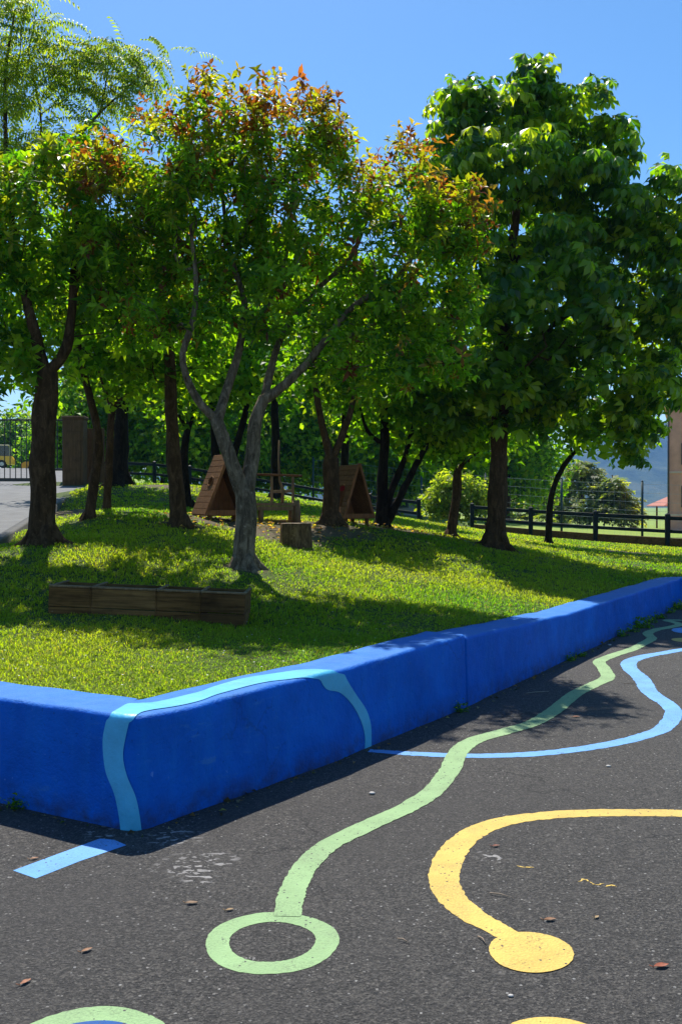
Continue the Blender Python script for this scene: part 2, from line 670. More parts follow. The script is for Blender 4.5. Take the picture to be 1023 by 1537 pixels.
def h(x, y):
    return float(H(np.array([x]), np.array([y]))[0])


def on_ground(px, Y):
    x = (px - 511.5) / F * Y
    return Vector((x, Y, h(x, Y)))


# ------------------------------------------------------------------ blue wall
def path_round(pts, rad, idx):
    """polyline with a fillet at vertex idx; returns points with spacing ~0.08"""
    out = []
    for i, p in enumerate(pts):
        if i == idx:
            a = (pts[i - 1] - p).normalized()
            b = (pts[i + 1] - p).normalized()
            ang = a.angle(b)
            t = rad / math.tan(ang / 2)
            p0, p1 = p + a * t, p + b * t
            for k in range(9):
                u = k / 8
                q = p0 * (1 - u) ** 2 + p * 2 * u * (1 - u) + p1 * u * u
                out.append(q)
        else:
            out.append(p.copy())
    res = [out[0]]
    for a, b in zip(out[:-1], out[1:]):
        L = (b - a).length
        k = max(1, int(round(L / .07)))
        for i in range(1, k + 1):
            res.append(a.lerp(b, i / k))
    return res


WF = path_round(WP, .13, 1)
WFa = np.array([(p.x, p.y) for p in WF])
seg = np.hypot(*(WFa[1:] - WFa[:-1]).T)
WS = np.concatenate([[0], np.cumsum(seg)])
DEPTH = .34
dL = np.array([(C0 - WP[0]).normalized().x, (C0 - WP[0]).normalized().y])
dR = np.array([(WP[2] - C0).normalized().x, (WP[2] - C0).normalized().y])
nL, nR = np.array([-dL[1], dL[0]]), np.array([-dR[1], dR[0]])
c0 = np.array([C0.x, C0.y])
_mm = np.linalg.solve(np.array([nL, nR]), np.array([DEPTH + nL @ c0, DEPTH + nR @ c0]))
tan = np.zeros_like(WFa)
tan[1:-1] = WFa[2:] - WFa[:-2]
tan[0] = WFa[1] - WFa[0]
tan[-1] = WFa[-1] - WFa[-2]
tan /= np.hypot(*tan.T)[:, None]
nrm = np.stack([-tan[:, 1], tan[:, 0]], 1)
WIN = WFa + nrm * DEPTH
s_corner = WS[np.argmin(((WFa - c0) ** 2).sum(1))]
for i in range(len(WFa)):
    if abs(WS[i] - s_corner) < 2.0:
        if WS[i] <= s_corner and (WIN[i] - _mm) @ dL > 0:
            WIN[i] = _mm
        if WS[i] > s_corner and (WIN[i] - _mm) @ dR < 0:
            WIN[i] = _mm
_idx = lambda p: WS[np.argmin(((WFa - np.array([p.x, p.y])) ** 2).sum(1))]
S_JOINT = _idx(G(697, 1062))
HS = ([WS[0], s_corner, _idx(WP[2]), S_JOINT - .02, S_JOINT + .02, _idx(WP[4]), _idx(WP[5]), WS[-1]],
      [.57, .562, .565, .578, .555, .475, .43, .43])


def wall_h(s):
    return np.interp(s, *HS)


BEV = .032


def wall_pt(s, u, off=0.0):
    """surface point; u 0..1 front face, 1..2 rounded arris, 2..3 top"""
    s = np.asarray(s, dtype=float)
    u = np.asarray(u, dtype=float)
    f = np.stack([np.interp(s, WS, WFa[:, 0]), np.interp(s, WS, WFa[:, 1])], -1)
    n_ = np.stack([np.interp(s, WS, WIN[:, 0]), np.interp(s, WS, WIN[:, 1])], -1)
    hh = wall_h(s)
    a = np.clip(u - 1, 0, 1) * math.pi / 2
    d = np.where(u < 1, 0, np.where(u < 2, BEV * (1 - np.cos(a)), BEV + (u - 2) * (DEPTH - BEV)))
    z = np.where(u < 1, u * (hh - BEV), np.where(u < 2, hh - BEV + BEV * np.sin(a), hh))
    # hand-trowelled unevenness
    wob = .006 * np.sin(s * 3.1 + z * 4) + .005 * np.sin(s * 7.7 + 1.3) * np.sin(z * 9 + s)
    wz = np.where(u > 1, .0028 * np.sin(s * 4.3) + .0018 * np.sin(s * 13.1 + 2), 0)
    d = d - wob - off * np.where(u < 1, 1, np.where(u < 2, np.cos(a), 0))
    z = z + wz + off * np.where(u < 1, 0, np.where(u < 2, np.sin(a), 1))
    # vertical joint groove
    g = np.exp(-((s - S_JOINT) / .010) ** 2) * .024
    d = d + np.where(u < 2, g, 0)
    z = z - np.where(u >= 1.5, g, 0)
    k = (d / DEPTH)[..., None]
    xy = f + (n_ - f) * k
    return np.concatenate([xy, z[..., None]], -1)


def grid_faces(ni, nj):
    i, j = np.meshgrid(np.arange(ni - 1), np.arange(nj - 1), indexing='ij')
    a = (i * nj + j).ravel()
    return np.stack([a, a + nj, a + nj + 1, a + 1], 1)


wall = thing("blue_wall", "low rounded retaining wall painted deep blue along the lawn edge", "wall", (C0.x, C0.y, 0))
wl = np.array([C0.x, C0.y, 0])
ss = np.unique(np.concatenate([WS, S_JOINT + np.linspace(-.04, .04, 17)]))
us = np.concatenate([np.linspace(0, 1, 10), np.linspace(1, 2, 8)[1:], np.linspace(2, 3, 6)[1:]])
sg, ug = np.meshgrid(ss, us, indexing='ij')
wv = wall_pt(sg, ug)
back = wv[:, -1:, :].copy()
back[:, :, 2] = .15
wv[:, 0, 2] = -.03
wv = np.concatenate([wv, back], 1)
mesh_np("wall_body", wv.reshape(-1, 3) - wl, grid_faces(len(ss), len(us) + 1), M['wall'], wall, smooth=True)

# stripe: pixel pairs -> (s,u) on the wall surface
sd, ud = np.meshgrid(np.linspace(s_corner - 1.0, s_corner + 3.0, 801), np.linspace(0, 3, 181), indexing='ij')
wd = wall_pt(sd, ud)
ppx = 511.5 + wd[..., 0] / wd[..., 1] * F
ppy = YH - (wd[..., 2] - EYE) / wd[..., 1] * F


def su(px, py):
    k = np.argmin(((ppx - px) ** 2 + (ppy - py) ** 2).ravel())
    return np.array([sd.ravel()[k], ud.ravel()[k]])


pairs = [((181, 1248), (213, 1250)), ((179, 1222), (210, 1222)), ((172, 1190), (203, 1192)), ((160, 1160), (192, 1165)), ((155, 1130), (185, 1135)),
         ((156, 1100), (189, 1105)), ((165, 1078), (199, 1082)), ((179, 1064), (206, 1073)), ((196, 1056), (216, 1068)), ((250, 1051), (256, 1062)),
         ((300, 1039), (303, 1052)), ((324, 1030), (328, 1042)), ((380, 1016), (385, 1027)), ((450, 1006), (448, 1018)), ((490, 1006), (480, 1026)),
         ((508, 1011), (508, 1037)), ((532, 1040), (529, 1059)), ((549, 1065), (542, 1085)), ((556, 1090), (547, 1106)), ((558, 1124), (548, 1127))]
A_ = np.array([su(*a) for a, b in pairs])
B_ = np.array([su(*b) for a, b in pairs])


def catmull(p, k=8):
    p = np.asarray(p, dtype=float)
    q = np.vstack([2 * p[0] - p[1], p, 2 * p[-1] - p[-2]])
    out = []
    for i in range(1, len(q) - 2):
        for t in np.linspace(0, 1, k, endpoint=False):
            out.append(.5 * ((2 * q[i]) + (-q[i - 1] + q[i + 1]) * t + (2 * q[i - 1] - 5 * q[i] + 4 * q[i + 1] - q[i + 2]) * t * t
                             + (-q[i - 1] + 3 * q[i] - 3 * q[i + 1] + q[i + 2]) * t ** 3))
    out.append(q[-2])
    return np.array(out)


A_, B_ = catmull(A_), catmull(B_)
for _ in range(6):
    A_[1:-1] = (A_[:-2] + 2 * A_[1:-1] + A_[2:]) / 4
    B_[1:-1] = (B_[:-2] + 2 * B_[1:-1] + B_[2:]) / 4
kk = np.linspace(0, 1, 11)[None, :, None]
AB = A_[:, None] * (1 - kk) + B_[:, None] * kk
AB[..., 1] = np.clip(AB[..., 1], 0, 3)
sv = wall_pt(AB[..., 0], AB[..., 1], .004)
st = mesh_np("painted_stripe", sv.reshape(-1, 3) - wl, grid_faces(len(A_), 11), M['stripe'], wall, smooth=True)
tag(st, "wavy light blue stripe painted over the wall corner and along its top")

# ------------------------------------------------------------------ ground sheets
def grid_mesh(name, xs, ys, zf, mat, keep=None, smooth=True):
    X, Y = np.meshgrid(xs, ys, indexing='ij')
    Z = zf(X, Y)
    v = np.stack([X, Y, Z], -1).reshape(-1, 3)
    f = grid_faces(len(xs), len(ys))
    if keep is not None:
        c = v[f].mean(1)
        f = f[keep(c)]
    return mesh_np(name, v, f, mat, smooth=smooth)


WMID = (WFa + WIN) / 2


def lawn_side(c):
    """true where a point lies behind the middle of the wall"""
    out = np.zeros(len(c), dtype=bool)
    for i in range(0, len(c), 20000):
        q = c[i:i + 20000, :2]
        d2 = ((q[:, None] - WMID[None]) ** 2).sum(-1)
        k = d2.argmin(1)
        out[i:i + 20000] = ((q - WMID[k]) * nrm[k]).sum(1) > 0
    return out


def mat_lawn():
    t = NT("lawn_soil_and_moss")
    n1 = t.noise(1.6, 6, .6)
    c = t.ramp(n1, [(.3, (.045, .075, .012)), (.55, (.075, .11, .018)), (.75, (.11, .13, .025))])
    c = t.mix(t.ramp(t.noise(60, 4, .7), [(.35, .8), (.6, 0.0)]), c, (.02, .03, .006))
    earth = t.blob([(p.x, p.y, r_) for p, r_ in EARTH])
    e2 = t.math('MULTIPLY', t.math('POWER', earth, .5), t.ramp(t.noise(5, 5, .65), [(.32, 0.0), (.46, 1.0)]))
    ec = t.ramp(t.noise(25, 5, .7), [(.3, (.05, .035, .022)), (.7, (.16, .115, .07))])
    c = t.mix(e2, c, ec)
    t.set(c, .9, spec=.2)
    t.bump(t.noise(70, 4, .7), .8, .02)
    return t.m


EARTH = [(on_ground(330, 15.0), 1.0), (on_ground(410, 14.6), 1.1), (on_ground(480, 15.4), 1.0), (on_ground(560, 17.5), 1.3), (on_ground(130, 16.5), 1.1),
         (on_ground(640, 18.0), .9), (on_ground(60, 11.3), .45), (on_ground(105, 19.5), .9), (on_ground(85, 16.0), .5), (on_ground(272, 13.6), .45), (on_ground(367, 10.5), .3), (on_ground(742, 17), .55),
         (on_ground(945, 21), .7), (on_ground(255, 24), .8)]
xs = np.arange(-17, 17.01, .14)
ys = np.concatenate([np.arange(4.2, 22, .14), np.arange(22, 42.01, .4)])
lawn = grid_mesh("lawn", xs, ys, lambda X, Y: H(X, Y) + .012 * np.sin(X * 2.1) * np.sin(Y * 1.7), mat_lawn(), lawn_side)
tag(lawn, kind="structure")


def mat_field():
    t = NT("field_grass")
    c = t.ramp(t.noise(.25, 6, .65), [(.3, (.15, .23, .03)), (.7, (.24, .30, .05))])
    t.set(c, .9, spec=.2)
    t.bump(t.noise(12, 4, .7), .6, .05)
    return t.m


fx = np.unique(np.concatenate([-np.geomspace(17, 6000, 40), np.linspace(-17, 17, 30), np.geomspace(17, 6000, 40)]))
fy = np.unique(np.concatenate([np.linspace(-60, 42, 40), [42.0], np.geomspace(42, 7000, 50), [4.2]]))
field = grid_mesh("field", fx, fy, lambda X, Y: np.where(Y < 4, -.05, H(X, Y)) - .03, mat_field(),
                  lambda c: ~((np.abs(c[:, 0]) < 17) & (c[:, 1] > -30) & (c[:, 1] < 42)) & (c[:, 1] > 42) | ((c[:, 0] < -17) & (c[:, 1] > 12)) | ((c[:, 0] > 17) & (c[:, 1] > 17)))
tag(field, kind="structure")

ya = grid_mesh("asphalt_yard", np.linspace(-40, 40, 3), np.linspace(-20, 40, 3), lambda X, Y: X * 0, M['asphalt'])
tag(ya, kind="structure")

# ------------------------------------------------------------------ painted lines on the asphalt
PZ = .0015


def jitter(v, amp):
    return v + rng.normal(0, amp * 2.2, v.shape)


def ribbon_pts(px_pts, width, k=10):
    g = np.array([(G(*p).x, G(*p).y) for p in px_pts])
    c = catmull(g, k)
    w = np.interp(np.linspace(0, 1, len(c)), np.linspace(0, 1, len(width)), width) if hasattr(width, '__len__') else np.full(len(c), width)
    t = np.gradient(c, axis=0)
    t /= np.hypot(*t.T)[:, None]
    n_ = np.stack([-t[:, 1], t[:, 0]], 1)
    return jitter(c + n_ * w[:, None] / 2, .0012), jitter(c - n_ * w[:, None] / 2, .0012)


def ribbon(mb, px_pts, width, z=PZ, k=10):
    a, b = ribbon_pts(px_pts, width, k)
    n = len(a)
    mb.add([(x, y, z) for x, y in a] + [(x, y, z) for x, y in b], [(i + 1, i, n + i, n + i + 1) for i in range(n - 1)])


def ring(mb, c, ro, ri, z=PZ, n=96, ex=1.0):
    vs = []
    for r_ in (ro, ri):
        for k in range(n):
            a = 2 * math.pi * k / n
            rr = r_ * (1 + .012 * math.sin(3 * a + 1) + .008 * math.sin(5 * a)) + random.gauss(0, .001)
            vs.append((c.x + rr * ex * math.cos(a), c.y + rr * math.sin(a), z))
    mb.add(vs, [(k, (k + 1) % n, n + (k + 1) % n, n + k) for k in range(n)])


def disc(mb, c, rx, ry, z=PZ, n=80, rot=0.0):
    vs = []
    for k in range(n):
        a = 2 * math.pi * k / n
        rr = 1 + .015 * math.sin(2 * a + .5) + .012 * math.sin(3 * a)
        x, y = rx * rr * math.cos(a), ry * rr * math.sin(a)
        vs.append((c.x + x * math.cos(rot) - y * math.sin(rot) + random.gauss(0, .001), c.y + x * math.sin(rot) + y * math.cos(rot), z))
    mb.add(vs, [tuple(range(n))])


green = [(431, 1376), (436, 1350), (446, 1322), (466, 1292), (500, 1265), (560, 1236), (612, 1212), (650, 1187), (674, 1157), (690, 1126), (716, 1110),
         (762, 1097), (803, 1084), (836, 1063), (862, 1042), (890, 1028), (911, 1017), (905, 1003), (899, 993), (922, 983), (947, 975), (963, 967),
         (977, 959), (973, 954), (972, 950), (985, 945), (1002, 942), (1019, 938), (1014, 935), (1000, 931.5), (1012, 931), (1030, 931.5), (1080, 932)]
gw = [.105, .11, .115, .12, .12, .125, .13, .13, .13, .13, .13, .13, .125, .125, .12, .12, .13, .13, .13, .13, .12, .12]
mb = MB()
ring(mb, Vector(((408 - 511.5) / F * 3.445, 3.445, 0)), .244, .158)
o = mb.build("painted_ring", M['green_paint'])
tag(o, "pale green ring painted on the asphalt at the near end of the wavy green line", "painted ring")
mb = MB()
ribbon(mb, green, gw, PZ + .0018)
o = mb.build("painted_line", M['green_paint'])
tag(o, "long wavy pale green line painted on asphalt from the ring to the far yard", "painted line")
blue = [(553, 1127), (585, 1129), (620, 1131.5), (700, 1134.5), (780, 1133), (850, 1127), (920, 1116), (968, 1104), (996, 1092), (1010, 1071), (1001, 1057),
        (985, 1047), (972, 1036), (966, 1025), (958, 1015), (945, 1004), (943, 995), (953, 989), (972, 984), (996, 980), (1024, 975), (1080, 968)]
mb = MB()
ribbon(mb, blue, [.07, .09, .10, .11, .115, .12, .13, .145, .15, .155, .15, .15, .14, .13, .13])
o = mb.build("painted_line", M['blue_paint'])
tag(o, "light blue line painted on asphalt from the wall foot, curving away to the right edge", "painted line")
yel = [(792, 1420), (748, 1396), (708, 1374), (678, 1348), (666, 1320), (672, 1291), (690, 1266), (716, 1247), (752, 1234), (800, 1226), (860, 1221.5), (940, 1220),
       (1023, 1221), (1110, 1224)]
mb = MB()
ribbon(mb, yel, [.085, .10, .115, .125, .13, .135, .13, .125, .115, .11, .11, .11, .11, .11])
o = mb.build("painted_line", M['yellow_paint'])
tag(o, "curved yellow line painted on asphalt ending in an oval blob", "painted line")
c = G(796, 1429)
c.y += .0
mb = MB()
disc(mb, c, .146, .158, PZ + .0018, rot=-.5)
o = mb.build("painted_blob", M['yellow_paint'])
tag(o, "filled yellow oval blob at the end of the curved yellow line", "painted spot")
mb = MB()
cg = Vector(((128 - 511.5) / F * 2.74, 2.996 - .26, 0))
ring(mb, cg, .26, .174)
o = mb.build("painted_ring", M['green_paint'])
tag(o, "green ring around a deep blue disc, cut off by the bottom edge", "painted ring")
mb = MB()
disc(mb, cg, .178, .178, PZ + .0018)
o = mb.build("painted_blob", M['deepblue_paint'])
tag(o, "deep blue disc inside the green ring at the bottom left", "painted spot")
mb = MB()
disc(mb, Vector(((835 - 511.5) / F * 2.76, 2.937 - .177, 0)), .177, .177)
o = mb.build("painted_blob", M['yellow_paint'])
tag(o, "yellow disc cut off by the bottom edge, nearest to the camera", "painted spot")
mb = MB()
pl = [G(20, 1307), G(85, 1283), G(150, 1259), G(172, 1261), G(190, 1269), G(120, 1293), G(54, 1319)]
mb.add([(p.x, p.y, PZ) for p in pl], [tuple(range(len(pl)))[::-1]])
o = mb.build("painted_bar", M['blue_paint'])
tag(o, "short straight light blue bar painted on asphalt before the wall corner", "painted line")
mb = MB()
ribbon(mb, [(1060, 953), (1030, 950), (1017, 947), (1022, 943.5), (1050, 943), (1090, 944)], .15)
o = mb.build("painted_line", M['blue_paint'])
tag(o, "blue painted loop in the shade at the right edge, beyond the ochre disc", "painted line")
mb = MB()
disc(mb, G(1030, 961), .17, .19)
o = mb.build("painted_blob", M['yellow_paint'])
tag(o, "ochre yellow disc in the shade at the right edge of the yard", "painted spot")
for pts, lab in zip(([(868, 1324), (876, 1320), (884, 1324), (893, 1328), (905, 1326)], [(908, 1331), (917, 1329), (925, 1331)], [(775, 1300), (788, 1302), (800, 1302)]),
                    ("squiggly yellow paint scuff, longest of the three inside the yellow curve", "short yellow paint scuff right of the squiggly one", "straight thin yellow scuff close to the bend of the yellow curve")):
    mb = MB()
    ribbon(mb, pts, [.003, .008, .005, .009, .003], k=6)
    o = mb.build("paint_scuff", M['yellow_paint'])
    tag(o, lab, "paint scuff", "yellow paint scuffs on the asphalt")

# ------------------------------------------------------------------ driveway and kerb on the left
def mat_drive():
    t = NT("driveway_concrete")
    c = t.ramp(t.noise(2.2, 6, .6), [(.3, (.10, .10, .102)), (.7, (.17, .17, .172))])
    c = t.mix(t.ramp(t.noise(140, 3, .7), [(.4, .5), (.55, 0.0)]), c, (.09, .09, .09))
    t.set(c, .85, spec=.3)
    t.bump(t.noise(140, 3), .4, .01)
    return t.m


KA, KB = P(-30, 819, 12.0), P(121, 729, 28.5)
kd = (KB - KA)
K0 = KA - kd * .1
K1 = KB + kd * 1.2
N = 60
v, f = [], []
for i in range(N + 1):
    q = K0.lerp(K1, i / N)
    zz = h(q.x, q.y)
    for dx in (0, -2, -4, -6.5, -10):
        v.append((q.x + dx, q.y, q.z - .015))
dv = mesh_np("driveway", np.array(v), grid_faces(N + 1, 5)[:, ::-1], mat_drive(), smooth=True)
tag(dv, kind="structure")
mb = MB()
vs = []
N = 40
for i in range(N + 1):
    q = K0.lerp(KB, i / N)
    zz = h(q.x, q.y)
    for dx, dz in ((0, -.1), (0, .0), (.14, .0), (.16, -.02), (.16, -.7)):
        vs.append((q.x + dx, q.y, q.z + dz))
kerb = mesh_np("kerb", np.array(vs), grid_faces(N + 1, 5)[:, ::-1], M['concrete'])
tag(kerb, kind="structure")

# ------------------------------------------------------------------ leaves
def leaf(L, w, az, el, droop, pos=(0, 0, 0), mid=.5, fold=.18, roll=0.0):
    """five points of a folded drooping leaf"""
    p = np.array([[0, 0, 0], [L * mid, w / 2, w * fold], [L * mid, 0, 0], [L * mid, -w / 2, w * fold], [L, 0, -droop * L]])
    cr, sr = math.cos(roll), math.sin(roll)
    p = p @ np.array([[1, 0, 0], [0, cr, -sr], [0, sr, cr]]).T
    ce, se = math.cos(el), math.sin(el)
    p = p @ np.array([[ce, 0, -se], [0, 1, 0], [se, 0, ce]]).T
    ca, sa = math.cos(az), math.sin(az)
    p = p @ np.array([[ca, -sa, 0], [sa, ca, 0], [0, 0, 1]]).T
    return p + np.array(pos)


LEAF_F = np.array([[0, 2, 1, 1], [0, 3, 2, 2], [1, 2, 4, 4], [2, 3, 4, 4]])[:, :3]


def tpl_rosette(n=8, L=.105, W=.038):
    out = []
    a = random.uniform(0, 6)
    for i in range(n):
        t = i / (n - 1)
        a += 2.4 + random.uniform(-.3, .3)
        out.append(leaf(L * (.6 + .5 * t) * random.uniform(.85, 1.1), W * random.uniform(.85, 1.15), a, R(60 - 85 * t + random.uniform(-28, 28)),
                        random.uniform(.1, .35), (0, 0, .07 * (1 - t)), .5, .22, random.uniform(-.3, .3)))
    return np.concatenate(out)


def tpl_palmate(n=4):
    out = []
    a = random.uniform(0, 6)
    for i in range(n):
        a += 2 * math.pi / n + random.uniform(-.4, .4)
        pl_, el = random.uniform(.10, .2), R(random.uniform(-5, 40))
        c = np.array([pl_ * math.cos(a) * math.cos(el), pl_ * math.sin(a) * math.cos(el), pl_ * math.sin(el)])
        sc_ = random.uniform(.8, 1.15)
        for k in range(6):
            da = R(-125 + 250 * k / 5)
            Lf = (.19 - .055 * abs(k - 2.5) / 2.5) * sc_
            out.append(leaf(Lf, Lf * .46, a + da, R(-38 + random.uniform(-20, 22)), random.uniform(.1, .45), c, .62, .14, random.uniform(-.2, .2)))
    return np.concatenate(out)


def tpl_generic(n=7, L=.12, W=.07, spread=.10):
    out = []
    for i in range(n):
        out.append(leaf(L * random.uniform(.7, 1.2), W * random.uniform(.8, 1.2), random.uniform(0, 6.28), R(random.uniform(-45, 40)), random.uniform(.05, .4),
                        np.random.default_rng(random.randrange(1 << 30)).normal(0, spread, 3), .5, .15, random.uniform(-.5, .5)))
    return np.concatenate(out)


def tpl_pinnate():
    out = []
    for fr in range(3):
        a = random.uniform(0, 6.28)
        d = np.array([math.cos(a), math.sin(a), 0])
        L = random.uniform(.32, .48)
        for k in range(8):
            t = (k + 1) / 8
            c = d * L * t + np.array([0, 0, .10 * t - .26 * t * t])
            for sgn in (-1, 1):
                out.append(leaf(.105 * (1.1 - .45 * t), .030, a + sgn * R(65), R(-30 + random.uniform(-15, 10)), .3, c, .5, .1))
    return np.concatenate(out)


def tpl_needle(L=.5):
    """drooping conifer spray"""
    out = []
    for k in range(9):
        t = k / 8
        c = np.array([L * t, 0, .12 * t - .22 * t * t])
        for sgn in (-1, 1):
            out.append(leaf(.24 * (1.15 - .6 * t), .10, sgn * R(50 + random.uniform(-15, 15)), R(random.uniform(-25, 10)), .25, c, .45, .1))
    return np.concatenate(out)


random.seed(11)
TPL = {
    'rosette': [tpl_rosette(random.choice((5, 6, 7, 9, 10)), random.uniform(.08, .125), random.uniform(.03, .046)) for _ in range(14)],
    'palmate': [tpl_palmate(random.choice((3, 4, 5))) for _ in range(14)],
    'broad': [tpl_generic(7, .13, .075, .09) for _ in range(6)],
    'small': [tpl_generic(9, .085, .05, .08) for _ in range(6)],
    'clump': [tpl_generic(9, .21, .13, .17) for _ in range(6)],
    'big': [tpl_generic(8, .34, .22, .27) for _ in range(6)],
    'pinnate': [tpl_pinnate() for _ in range(5)],
    'needle': [tpl_needle() for _ in range(5)],
}


def unit(v):
    return v / np.maximum(np.linalg.norm(v, axis=-1, keepdims=True), 1e-9)


def scatter(pos, axis, kind, scale, tint, mat, parent, origin, g, name="crown", xdir=None, jit=.16):
    """one mesh of leaf clusters at pos, each with its own frame and colour"""
    tp = TPL[kind]
    n = len(pos)
    z = unit(axis)
    ref = g.normal(size=(n, 3)) if xdir is None else xdir
    x = unit(ref - z * (ref * z).sum(1, keepdims=True))
    y = np.cross(z, x)
    fr = np.stack([x, y, z], 1)          # rows
    tid = g.integers(0, len(tp), n)
    V, Fc, T = [], [], []
    off = 0
    for k, tv in enumerate(tp):
        m = np.where(tid == k)[0]
        if not len(m):
            continue
        nl = len(tv) // 5
        vv = pos[m, None] + np.einsum('vi,mij->mvj', tv, fr[m]) * scale[m, None, None]
        V.append(vv.reshape(-1, 3))
        lf = (np.arange(nl)[:, None, None] * 5 + LEAF_F[None]).reshape(-1, 3)
        ff = (np.arange(len(m))[:, None, None] * len(tv) + lf[None]).reshape(-1, 3) + off
        Fc.append(ff)
        lt = tint[m, None, :] * np.exp(g.normal(0, jit, (len(m), nl, 1)))
        T.append(np.repeat(lt, 5, axis=1).reshape(-1, 3))
        off += len(m) * len(tv)
    return mesh_np(name, np.concatenate(V) - np.array(origin), np.concatenate(Fc), mat, parent, np.clip(np.concatenate(T), 0, 1))


# ------------------------------------------------------------------ tree growing
class Skel:
    def __init__(self):
        self.p, self.par, self.r = [], [], []

    def add(self, p, par, r=0.0):
        self.p.append(tuple(p))
        self.par.append(par)
        self.r.append(r)
        return len(self.p) - 1

    def limb(self, pts, r0, r1, par=-1, step=.12):
        pts = catmull(np.array([tuple(q) for q in pts]), 12) if len(pts) > 2 else np.array([tuple(q) for q in pts])
        L = np.concatenate([[0], np.cumsum(np.linalg.norm(np.diff(pts, axis=0), axis=1))])
        n = max(2, int(L[-1] / step))
        ids = []
        for i in range(n + 1):
            t = L[-1] * i / n
            q = [np.interp(t, L, pts[:, k]) for k in range(3)]
            if i == 0 and par >= 0:
                ids.append(par)
                continue
            par = self.add(q, par, r0 + (r1 - r0) * (i / n))
            ids.append(par)
        return ids

    def near(self, p):
        a = np.array(self.p)
        return int(((a - np.array(tuple(p))) ** 2).sum(1).argmin())

    def grow(self, ends, g, step=.16, lo=None, wig=.05):
        cap = len(self.p) + 60 * len(ends) + 10
        A = np.zeros((cap, 3))
        n = len(self.p)
        A[:n] = np.array(self.p)
        ok = np.ones(cap, bool)
        if lo is not None:
            ok[:n] = A[:n, 2] > lo
        d0 = np.array([np.min(((A[:n] - e) ** 2).sum(1)) for e in ends])
        order = np.argsort(d0)
        tips = []
        for e in ends[order]:
            dv = e - A[:n]
            d = np.sqrt((dv ** 2).sum(1))
            cost = d - .35 * dv[:, 2] + np.where(ok[:n], 0, 50)
            k = int(cost.argmin())
            m = max(1, int(d[k] / step))
            a = A[k].copy()
            sag = g.normal(0, wig, 3) * d[k]
            par = k
            for i in range(1, m + 1):
                t = i / m
                q = a + (e - a) * t + sag * math.sin(math.pi * t) + g.normal(0, .012, 3)
                if n >= cap:
                    break
                A[n] = q
                par = self.add(q, par, 0.0)
                n += 1
            tips.append(par)
        return tips

    def mesh(self, name, mat, parent, origin, tip=.005, n_big=12, exp=2.4, wob=.0):
        N = len(self.p)
        P_ = np.array(self.p)
        ch = [[] for _ in range(N)]
        for i, q in enumerate(self.par):
            if q >= 0:
                ch[q].append(i)
        acc = np.zeros(N)
        fixed = np.array(self.r) > 0
        rad = np.array(self.r)
        for i in range(N - 1, -1, -1):
            s_ = sum(acc[c] for c in ch[i])
            acc[i] = s_ if s_ > 0 else tip ** exp
            if not fixed[i]:
                rad[i] = acc[i] ** (1 / exp)
        for i in range(N):
            q = self.par[i]
            if q >= 0 and not fixed[i]:
                rad[i] = min(rad[i], rad[q] * .86)
        mb = MB()
        done = np.zeros(N, bool)
        for i in range(N):
            if done[i]:
                continue
            chain = [i]
            if self.par[i] >= 0:
                chain = [self.par[i], i]
            done[i] = True
            k = i
            while ch[k]:
                nx = max((c for c in ch[k] if not done[c]), key=lambda c: (fixed[c], rad[c]), default=None)
                if nx is None:
                    break
                done[nx] = True
                chain.append(nx)
                k = nx
            rr = [rad[c] for c in chain]
            if self.par[i] >= 0:
                rr[0] = min(rr[0], rr[1] * 1.1)
            ns = n_big if max(rr) > .05 else (7 if max(rr) > .02 else 4)
            if len(chain) >= 2:
                mb.tube([P_[c] - np.array(origin) for c in chain], rr, ns, wob=wob if max(rr) > .04 else 0)
        return mb.build(name, mat, parent)


def blob_pts(blobs, Z, n, g, shell=.3):
    """points inside a union of ellipsoids given at photo pixels and distance"""
    cs, rs = [], []
    for b in blobs:
        px, py, rx, ry = b[:4]
        dz = b[4] if len(b) > 4 else 0
        c = P(px, py, Z + dz)
        r_ = np.array([rx * (Z + dz) / F, 0, ry * (Z + dz) / F])
        r_[1] = b[5] if len(b) > 5 else (r_[0] + r_[2]) / 2
        cs.append(tuple(c))
        rs.append(r_)
    cs, rs = np.array(cs), np.array(rs)
    vol = rs.prod(1) ** .8
    k = g.choice(len(cs), n, p=vol / vol.sum())
    k[:6 * len(cs)] = np.repeat(np.arange(len(cs)), 6)[:n]      # no lobe is left empty
    d = unit(g.normal(size=(n, 3)))
    rad = g.random(n)[:, None] ** shell
    return cs[k] + d * rad * rs[k]


def palette(n, g, cols, w):
    cols = np.array(cols)
    k = g.choice(len(cols), n, p=np.array(w) / sum(w))
    return cols[k] * np.exp(g.normal(0, .12, (n, 1)))


def exposed(pos, rad=.16):
    """share of openness to the sky: how few clusters stand above within a radius"""
    key = np.floor(pos[:, :2] / rad).astype(int)
    top = {}
    for i, k in enumerate(map(tuple, key)):
        top.setdefault(k, []).append(pos[i, 2])
    out = np.zeros(len(pos))
    for i, (a, b) in enumerate(key):
        zs = top[(a, b)]
        mx = max(max(top.get((a + da, b + db), [-9])) for da in (-1, 0, 1) for db in (-1, 0, 1))
        out[i] = mx - pos[i, 2]
    return out


GREENS = [(.038, .11, .008), (.075, .17, .009), (.13, .235, .012), (.19, .27, .016)]
LIGHTS = [(.05, .11, .010), (.085, .165, .013), (.135, .21, .018), (.18, .22, .024)]
SUNNY = [(.05, .12, .006), (.09, .185, .008), (.15, .25, .012), (.22, .29, .018)]


